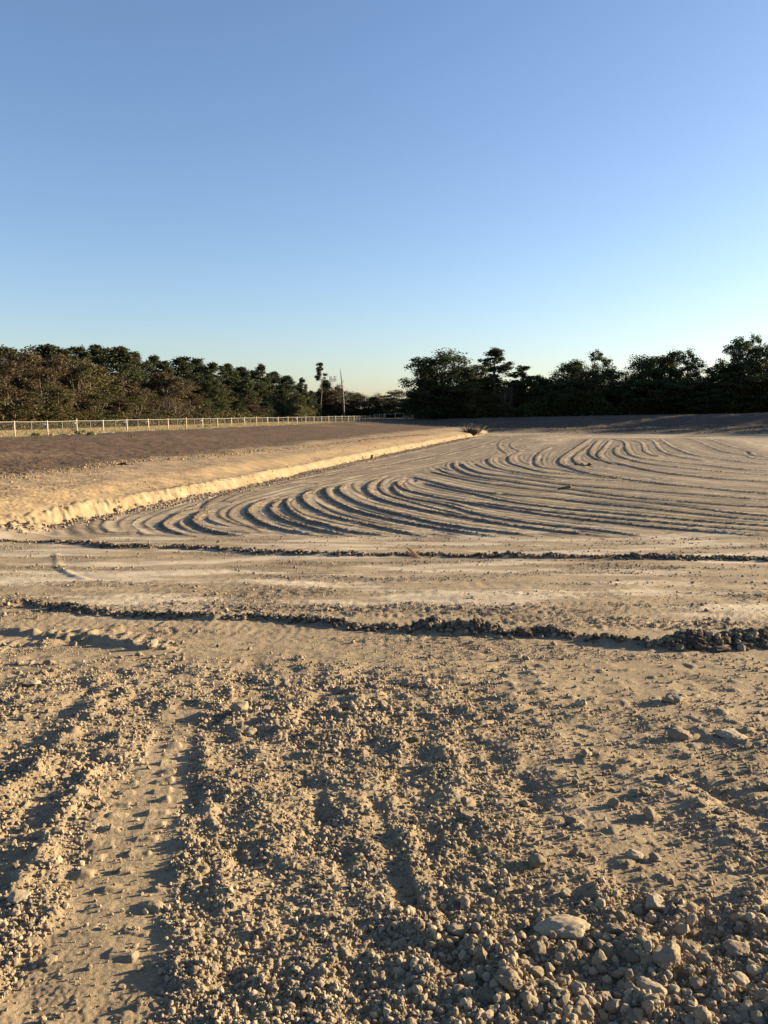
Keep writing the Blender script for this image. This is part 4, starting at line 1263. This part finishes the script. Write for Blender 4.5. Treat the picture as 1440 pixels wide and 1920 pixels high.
RIGHT = [
 (790,668,54,'broad',188,'left half of the tall double tree at the left end of the right-hand wood'),
 (838,659,72,'broad',190,'tallest broad crown at the left end of the right-hand wood'),
 (806,712,66,'broad',184,'dark lower tree under the tall double crowns'),
 (860,690,36,'sparse_broad',188,'loose crown jutting right from the tall double crowns'),
 (850,722,60,'broad',184,'dark lower tree right of the tall double crowns'),
 (878,688,34,'broad',190,'pointed crown in the dip right of the tall double crowns'),
 (898,682,42,'broad',192,'round crown just left of the tall layered pine'),
 (884,716,50,'olive',183,'lighter olive tree in front of the round crown left of the pine'),
 (914,706,54,'broad',188,'dark tree directly under the left side of the tall layered pine'),
 (930,652,76,'sparse_pine',186,'tall layered pine standing clear above the right-hand wood'),
 (948,722,40,'bare',184,'twiggy tree in the bright gap right of the layered pine'),
 (962,722,26,'pine',186,'small dark spire in the bright gap right of the layered pine'),
 (981,684,56,'sparse_pine',188,'bushy pointed crown second right of the layered pine'),
 (968,716,44,'broad',190,'low dark tree under the left side of the bushy pointed crown'),
 (1000,704,46,'broad',188,'dark tree under the right side of the bushy pointed crown'),
 (1014,703,34,'broad',192,'round-topped dark tree in the low dip of the right-hand wood'),
 (1038,708,40,'broad',188,'low even-topped dark tree in the dip of the right-hand wood'),
 (1068,678,50,'broad',190,'feathery-topped tree left of the forked sparse tree'),
 (1086,676,48,'olive',192,'light-tipped tree just left of the forked sparse tree'),
 (1060,712,60,'broad',183,'dark low tree under the feathery-topped tree'),
 (1124,654,42,'sparse_broad',188,'forked sparse tree with sky showing through its crown'),
 (1112,692,50,'broad',184,'dark tree under the forked sparse tree'),
 (1148,692,52,'broad',188,'dark sloping crown right of the forked sparse tree'),
 (1176,694,32,'bare',188,'thin twiggy tree in the notch right of the sloping crown'),
 (1170,722,50,'broad',184,'low dark tree in the notch under the thin twiggy tree'),
 (1212,668,56,'broad',188,'left shoulder of the wide dome of trees on the right'),
 (1236,666,54,'broad',192,'second crown of the wide dome of trees on the right'),
 (1262,658,50,'broad',190,'spiky-topped highest crown of the wide dome on the right'),
 (1286,655,44,'sparse_broad',188,'loose crown at the right of the wide dome of trees'),
 (1225,712,80,'broad',182,'dark lower tree under the left of the wide dome'),
 (1280,708,80,'broad',183,'dark lower tree under the right of the wide dome'),
 (1318,674,42,'sparse_broad',188,'small loose crown right of the wide dome'),
 (1345,684,50,'olive',186,'lighter tree in the dip before the tallest right-hand trees'),
 (1330,716,70,'broad',184,'dark lower tree in the dip before the tallest right-hand trees'),
 (1374,634,46,'sparse_broad',188,'tall ragged tree left of the highest crown at the right'),
 (1396,630,44,'sparse_broad',190,'highest ragged crown near the right edge'),
 (1420,624,34,'sparse_broad',188,'narrow tall tree with a tuft on top near the right edge'),
 (1436,646,48,'broad',186,'tall dark tree cut by the right edge'),
 (1392,676,80,'broad',184,'dark massive tree beneath the highest ragged crown'),
 (1432,700,70,'broad',182,'dark low tree at the right edge of the picture'),
 (1372,716,60,'olive',181,'low lighter tree under the tall ragged tree'),
]
for (px, top, wp, k, dp, lab) in RIGHT:
    tree_px(k, px, top, dp, wp * 1.35, lab, 'trees of the right-hand wood')
# the wood runs on past the right edge and casts the long shadows
for i in range(16):
    px = 1480 + i * 48
    k = ['broad', 'sparse_broad', 'olive', 'broad'][i % 4]
    x = (px - 720) / F * 186; y = 186 - max(0, i - 2) * 5.0
    z = float(H_base(x, y))
    tree(k, x, y, z, random.uniform(11, 17), random.uniform(6.5, 9.5), '%s in the wood beyond the right edge' % DESC[k], 'wood beyond the right edge')

# dense backing rows, so the woods read closed (each still a tree)
for i in range(26):
    px = 800 + i * 27
    x = (px - 720) / F * 205; z = float(H_base(x, 205))
    top = 735 - 12 * math.sin(i * 1.7)
    tree_px('broad', px, top, 205 + (i % 3) * 4, 50, 'dark tree deep inside the right-hand wood, hidden up to its top', 'inner trees of the right-hand wood')

# undergrowth along the woods
def undergrowth(name, pts, n, hmin, hmax, depth, mat, size, seed, label):
    r = np.random.default_rng(seed)
    P = resample(np.array(pts, float), 1.0)
    i = r.integers(0, len(P), n)
    x = P[i, 0] + r.normal(0, 1.0, n); y = P[i, 1] + r.uniform(0, depth, n)
    hm = hmin + (hmax - hmin) * np.clip(0.5 + 0.8 * gnoise(x * .22, y * .1, seed), 0, 1)
    z = H_base(x, y) + r.random(n) ** 0.8 * hm
    s = size * r.uniform(.6, 1.3, n)
    R = rand_rot(n, r)
    q = np.array([[-.5, -.32, 0], [.5, -.38, 0], [.42, .36, 0.08], [-.46, .3, -.05]])
    V = np.einsum('nij,vj->nvi', R, q) * s[:, None, None] + np.stack([x, y, z], 1)[:, None, :]
    me = mesh_np(name, V.reshape(-1, 3), np.arange(n * 4).reshape(n, 4), [M[mat]])
    return link(name, me, kind='stuff', label=label, category='undergrowth')
xl = [(ldepth(p) * (p - 720) / F, ldepth(p, 1)) for p in range(-200, 590, 30)]
undergrowth('undergrowth', xl, 42000, 1.2, 3.4, 5, 'olive', .22, 5, 'brushy olive undergrowth along the foot of the left wood')
undergrowth('undergrowth', [(x - 3, y + 4) for x, y in xl], 30000, 2.0, 5.0, 6, 'brown', .24, 6, 'rusty thicket inside the edge of the left wood')
undergrowth('undergrowth', [(-24, 228), (-5, 230), (14, 230)], 16000, 1.5, 3.6, 6, 'green', .26, 7, 'low green thicket across the gap between the woods')
undergrowth('undergrowth', [(8, 183), (40, 181), (92, 180)], 60000, 2.0, 5.5, 7, 'green', .30, 8, 'dark thicket along the foot of the right-hand wood')
undergrowth('undergrowth', [(8, 192), (40, 192), (98, 192)], 60000, 4.0, 8.0, 10, 'green', .38, 9, 'dark inner brush of the right-hand wood')

# ------------------------------------------------------------------ fence
FH = 1.22
fz = lambda p: float(H_base(p.x, p.y))
fo = empty('chain_link_fence', (F0.x, F0.y, fz(F0)), 'long chain link fence with pale posts along the top of the left bank', 'fence')
def rel(p, z=0): return Vector((p.x - F0.x, p.y - F0.y, fz(p) - fz(F0) + z))
ru = random.Random(5)
pm = {}
def post_mesh(r_, h, mat, nm):
    m = MB(); m.tube([(0, 0, -.2), (0, 0, h * .5), (0, 0, h)], [r_, r_, r_], 8)
    m.tube([(0, 0, h), (0, 0, h + r_ * .7)], [r_ * 1.25, r_ * .4], 8)
    return m.mesh(nm, M[mat])
big = post_mesh(.060, FH + .06, 'post', 'tall_post'); thin = post_mesh(.030, FH, 'thinpost', 'thin_post'); thick2 = post_mesh(.055, FH + .16, 'post', 'strainer_post')
for i, p in enumerate(tall):
    o = link('post', thick2 if i % 5 == 3 else big, fo); o.location = rel(p); o.rotation_euler = (ru.uniform(-.02, .02), ru.uniform(-.02, .02), 0)
    if i < len(tall) - 1:
        q = p + FD * 2.03
        o = link('post', thin, fo); o.location = rel(q); o.rotation_euler = (ru.uniform(-.02, .02), ru.uniform(-.02, .02), 0)
m = MB(); pts = []
for i, p in enumerate(tall):
    pts.append(rel(p, FH))
    if i < len(tall) - 1: pts.append(rel(p + FD * 2.03, FH - .015))
m.tube(pts, [.026] * len(pts), 6)
link('top_rail', m.mesh('top_rail', M['thinpost']), fo)
m = MB(); m.tube([q - Vector((0, 0, FH - .06)) for q in pts], [.008] * len(pts), 4)
link('bottom_wire', m.mesh('bottom_wire', M['thinpost']), fo)
# link mesh
V = []; Fc = []; UV = []
s = 0.0
for i, q in enumerate(pts):
    if i: s += (q - pts[i - 1]).length
    off = Vector((-.04, .01, 0))
    V += [tuple(q + off - Vector((0, 0, FH - .04))), tuple(q + off - Vector((0, 0, .01)))]; UV.append(s)
    if i: b = 2 * i; Fc.append((b - 2, b, b + 1, b - 1))
me = bpy.data.meshes.new('chain_link'); me.from_pydata(V, [], Fc); me.update(); me.materials.append(M['chain'])
uv = me.uv_layers.new(name='UVMap')
for poly in me.polygons:
    for li in poly.loop_indices:
        vi = me.loops[li].vertex_index
        uv.data[li].uv = (UV[vi // 2], 0 if vi % 2 == 0 else FH - .05)
link('chain_link', me, fo)
# white tags hung under the rail beside some posts
def tag_mesh():
    bm = bmesh.new(); bmesh.ops.create_uvsphere(bm, u_segments=12, v_segments=8, radius=1)
    for v in bm.verts: v.co = Vector((v.co.x * .17, v.co.y * .03, v.co.z * .085 + .02 * v.co.x))
    me = bpy.data.meshes.new('tag'); bm.to_mesh(me); bm.free(); me.materials.append(M['tag'])
    me.polygons.foreach_set('use_smooth', [True] * len(me.polygons)); return me
tgm = tag_mesh()
for i, p in enumerate(tall):
    if i in (2, 3, 5, 6, 9, 12, 14, 15, 17):
        o = link('tag', tgm, fo); o.location = rel(p - FD * .42, FH - .22); o.rotation_euler = (0, ru.uniform(-.25, .25), ru.uniform(-.3, .3))
# gate at the corner
pc = tall[-1]
g = empty('gate', (pc.x + .3, pc.y + .2, fz(pc)), 'pale square gate frame at the far corner of the long fence', 'gate')
for dx in (0, 2.4, 4.4):
    m = MB(); m.tube([(dx, 0, -.2), (dx, 0, FH + .25)], [.09, .09], 8); link('gate_post', m.mesh('gate_post', M['post']), g)
m = MB(); m.tube([(2.4, 0, FH + .2), (4.4, 0, FH + .2)], [.05, .05], 6); m.tube([(0, 0, FH), (2.4, 0, FH)], [.04, .04], 6); m.tube([(2.4, 0, .15), (4.4, 0, .15)], [.04, .04], 6)
link('gate_rail', m.mesh('gate_rail', M['post']), g)
# farther fence running right
A = Vector((pc.x + 5.2, pc.y + 3, 0)); B = Vector((A.x + 22, A.y + 10, 0))
f2 = empty('chain_link_fence', (A.x, A.y, fz(A)), 'dim short run of fence past the gate towards the right-hand wood', 'fence')
n = 12; pts2 = []
for i in range(n + 1):
    p = A.lerp(B, i / n); q = Vector((p.x - A.x, p.y - A.y, fz(p) - fz(A))); pts2.append(q)
    o = link('post', thin, f2); o.location = q
m = MB(); m.tube([q + Vector((0, 0, FH)) for q in pts2], [.03] * len(pts2), 5); link('top_rail', m.mesh('top_rail', M['thinpost']), f2)
V = []; Fc = []; 
for i, q in enumerate(pts2):
    V += [(q.x, q.y + .04, q.z + .03), (q.x, q.y + .04, q.z + FH)]
    if i: b = 2 * i; Fc.append((b - 2, b, b + 1, b - 1))
me = bpy.data.meshes.new('chain_link'); me.from_pydata(V, [], Fc); me.update(); me.materials.append(M['chain'])
uv = me.uv_layers.new(name='UVMap')
for poly in me.polygons:
    for li in poly.loop_indices:
        vi = me.loops[li].vertex_index; uv.data[li].uv = (vi // 2 * 2.0, 0 if vi % 2 == 0 else FH)
link('chain_link', me, f2)

# grass on the strip behind the fence and weeds at its foot
def blades(name, x, y, hgt, wid, mat, seed, **props):
    r = np.random.default_rng(seed); n = len(x)
    z = H_base(x, y)
    a = r.uniform(0, math.pi, n); lx = r.normal(0, .35, n) * hgt; ly = r.normal(0, .35, n) * hgt
    dx = np.cos(a) * wid / 2; dy = np.sin(a) * wid / 2
    V = np.stack([np.stack([x - dx, y - dy, z - .02], 1), np.stack([x + dx, y + dy, z - .02], 1), np.stack([x + lx, y + ly, z + hgt], 1)], 1)
    me = mesh_np(name, V.reshape(-1, 3), np.arange(n * 3).reshape(n, 3), [M[mat]])
    return link(name, me, **props)
n = 60000
t_ = rng.uniform(-12, 125, n); off = rng.uniform(0.2, 14, n) ** 1.0
x = F0.x + FD.x * t_ - off; y = F0.y + t_ + off * .25
blades('dry_grass', x, y, rng.uniform(.06, .22, n), .07, 'straw', 3, kind='stuff', label='dry straw-coloured grass on the strip behind the long fence', category='grass')
n = 6000
t_ = rng.uniform(-12, 118, n); off = rng.normal(0.1, .25, n)
k = gnoise(t_ * .35, t_ * 0 + 2, 9) > .0
x = F0.x + FD.x * t_[k] + off[k]; y = F0.y + t_[k]
blades('grass', x, y, rng.uniform(.05, .16, k.sum()), .06, 'weed', 4, kind='stuff', label='thin green grass along the foot of the long fence', category='grass')
WEEDS = [(150,815,16,.55,'bushy green weed at the fence foot between the second and third tall posts'), (168,816,10,.4,'small green weed beside the white rock at the fence foot'),
         (142,810,12,.5,'green weed just behind the third span of the long fence'), (380,802,18,.5,'wide green weed clump at the fence foot in the middle of the run'),
         (405,800,16,.45,'second green weed clump at the middle of the fence foot'), (66,818,9,.4,'small green weed at the foot of the first tall fence post')]
for i, (px, py, wp, hh, lab) in enumerate(WEEDS):
    x, y, z = at_px(px, py)
    r = np.random.default_rng(50 + i); ww = wp / F * y
    cent = [(r.uniform(-ww / 2, ww / 2), r.uniform(-.3, .3), r.uniform(.05, hh * .7)) for _ in range(9)]
    V, Fc = leaves(cent, [.16] * 9, 40, .07, r)
    o = empty('weed', (x, y, z), lab, 'weed')
    link('leaves', mesh_np('weed_leaves', V, Fc, [M['weed']]), o)
    m = MB()
    for cpt in cent[:6]: m.tube([(cpt[0] * .3, cpt[1] * .3, -.05), cpt], [.012, .005], 4)
    link('stem', m.mesh('weed_stems', M['bark']), o)
# pale rubble pieces at the fence foot
for i, (px, py, wp, fl, wd, lab) in enumerate([(97,817,9,.8,1,'small white rock at the fence foot left of the weeds'), (128,816,7,.7,1.4,'flat pale chip at the fence foot'),
     (205,813,16,.25,1.6,'long pale slab lying at the fence foot'), (178,815,7,.8,1,'small pale rock between weed and slab at the fence foot'), (247,820,6,1,1,'dark clod on top of the bank below the fence')]):
    put_rock('rock', own_rock(850 + i, 'pale' if i < 4 else 'dark'), px, py, wp, lab, 'rock', flat=fl, wide=wd, rz=0.1, sink=.2)

# ------------------------------------------------------------------ debris in the pit
def brush_pile(px, py, wpx, seed, label, nbr=46):
    x, y, z = at_px(px, py)
    ww = wpx / F * y; rr = random.Random(seed)
    o = empty('brush_pile', (x, y, z), label, 'brush pile')
    m = MB()
    for i in range(nbr * 3):
        a = rr.uniform(0, 6.28); bx = rr.uniform(-.35, .35) * ww
        L_ = rr.uniform(.35, .8) * ww; el = rr.uniform(.1, 1.3)
        p0 = Vector((bx, rr.uniform(-.5, .5), rr.uniform(0, .5))); p1 = p0 + Vector((math.cos(a) * math.cos(el), math.sin(a) * math.cos(el), math.sin(el))) * L_ * .7
        m.tube([p0, (p0 + p1) / 2 + Vector((rr.uniform(-.2, .2), 0, rr.uniform(-.1, .2))), p1], [.05, .03, .01], 4)
    link('branches', m.mesh('brush_branches', M['palebark']), o)
    V, Fc = rock_shape(4, seed, rough=.5, cuts=3, flat=.6, lumpy=2)
    V = V * np.array([ww * .26, ww * .2, ww * .2]) + np.array([0, 0, ww * .1])
    link('root_ball', mesh_np('root_ball', V, Fc, [M['dark']], smooth=True), o)
    return o
brush_pile(886, 815, 42, 21, 'tangled uprooted stump and brush pile at the far end of the yellow cut')
def log_debris(px, py, wpx, seed, label, name, cat, mat='deadwood', tilt=.1):
    x, y, z = at_px(px, py); L_ = wpx / F * y; rr = random.Random(seed)
    o = empty(name, (x, y, z), label, cat)
    m = MB(); r_ = L_ * .12
    P = [(-L_ / 2, 0, r_ * .6), (-L_ * .15, .1, r_ * 1.0), (L_ * .2, 0, r_ * 1.5), (L_ / 2, -.1, r_ * 1.7 + tilt * L_)]
    m.tube(P, [r_ * .5, r_ * .9, r_ * 1.1, r_ * .8], 9)
    link('stem', m.mesh('log', M[mat]), o)
    for k in range(4):
        m = MB(); p0 = Vector(P[rr.choice([1, 2])]); p1 = p0 + Vector((rr.uniform(-.3, .3) * L_, rr.uniform(-.2, .2) * L_, rr.uniform(.05, .28) * L_))
        m.tube([p0, p1], [r_ * .35, r_ * .1], 5); link('branch', m.mesh('stub', M[mat]), o)
    return o
log_debris(1058, 919, 24, 3, 'dark broken log lying between the graded windrows', 'log', 'log')
for i, (px, py, wp, lab) in enumerate([(1104, 874, 13, 'dark lump on the right of the small clod cluster on the floor'), (1092, 874, 12, 'brown lump in the middle of the small clod cluster on the floor'),
      (1080, 873, 9, 'low lump at the left of the small clod cluster on the floor')]):
    put_rock('damp_clod', own_rock(870 + i, 'dark' if i != 1 else 'clod', rough=.4), px, py, wp, lab, 'clod', flat=.8, sink=.1)
x, y, z = at_px(697, 861)
o = empty('stump', (x, y, z), 'small dark upright stump at the foot of the yellow cut', 'stump')
m = MB(); m.tube([(0, 0, -.1), (.03, 0, .18), (.0, 0, .36)], [.16, .13, .09], 8); link('stem', m.mesh('stump', M['deadwood']), o)
m = MB(); m.tube([(0, 0, .15), (.16, -.05, .34)], [.05, .02], 5); link('branch', m.mesh('stump_branch', M['deadwood']), o)
x, y, z = at_px(233, 871)
put_rock('damp_clod', own_rock(881, 'dark', rough=.4), 234, 871, 16, 'dark clod at the start of the crumb line on the left bench', 'clod', flat=.6, wide=1.3, sink=.2)
put_rock('damp_clod', own_rock(882, 'clod', rough=.4), 33, 977, 16, 'tan clod near the left edge at the near end of the yellow cut', 'clod', flat=.7, wide=1.2, sink=.2)
for i, (px, py, wp, lab) in enumerate([(218, 955, 16, 'rounded clod leaning on the yellow cut face'), (226, 950, 14, 'upper clod of the group on the yellow cut face'), (240, 952, 12, 'right clod of the group on the yellow cut face'),
     (103, 987, 10, 'dark clod at the near corner of the yellow cut'), (202, 1000, 6, 'tiny dark stone on the near edge of the graded floor')]):
    put_rock('clay_clod', own_rock(885 + i, 'clod' if i < 3 else 'dark', rough=.3), px, py, wp, lab, 'clod', flat=.9, sink=.1)
# splintered board in the farther windrow
x, y, z = at_px(776, 1047)
o = empty('broken_board', (x, y, z), 'splintered tan board leaning in the farther windrow right of centre', 'board')
m = MB()
for k, (dx, L_) in enumerate(((0, .30), (.05, .26), (-.05, .2))):
    V = [(-.14 + dx, 0, .20 * L_ / .3), (-.09 + dx, 0, .24 * L_ / .3), (.12 + dx, 0, .0), (.06 + dx, 0, -.03)]
    V = [(a, b - .015 + .03 * k, cz) for a, b, cz in V] + [(a, b + .012 + .03 * k, cz) for a, b, cz in V]
    m.add(V, [(0, 1, 2, 3), (7, 6, 5, 4), (0, 4, 5, 1), (1, 5, 6, 2), (2, 6, 7, 3), (3, 7, 4, 0)])
link('plank', m.mesh('plank', M['wood'], smooth=False), o)
print('done', len(SC.objects))
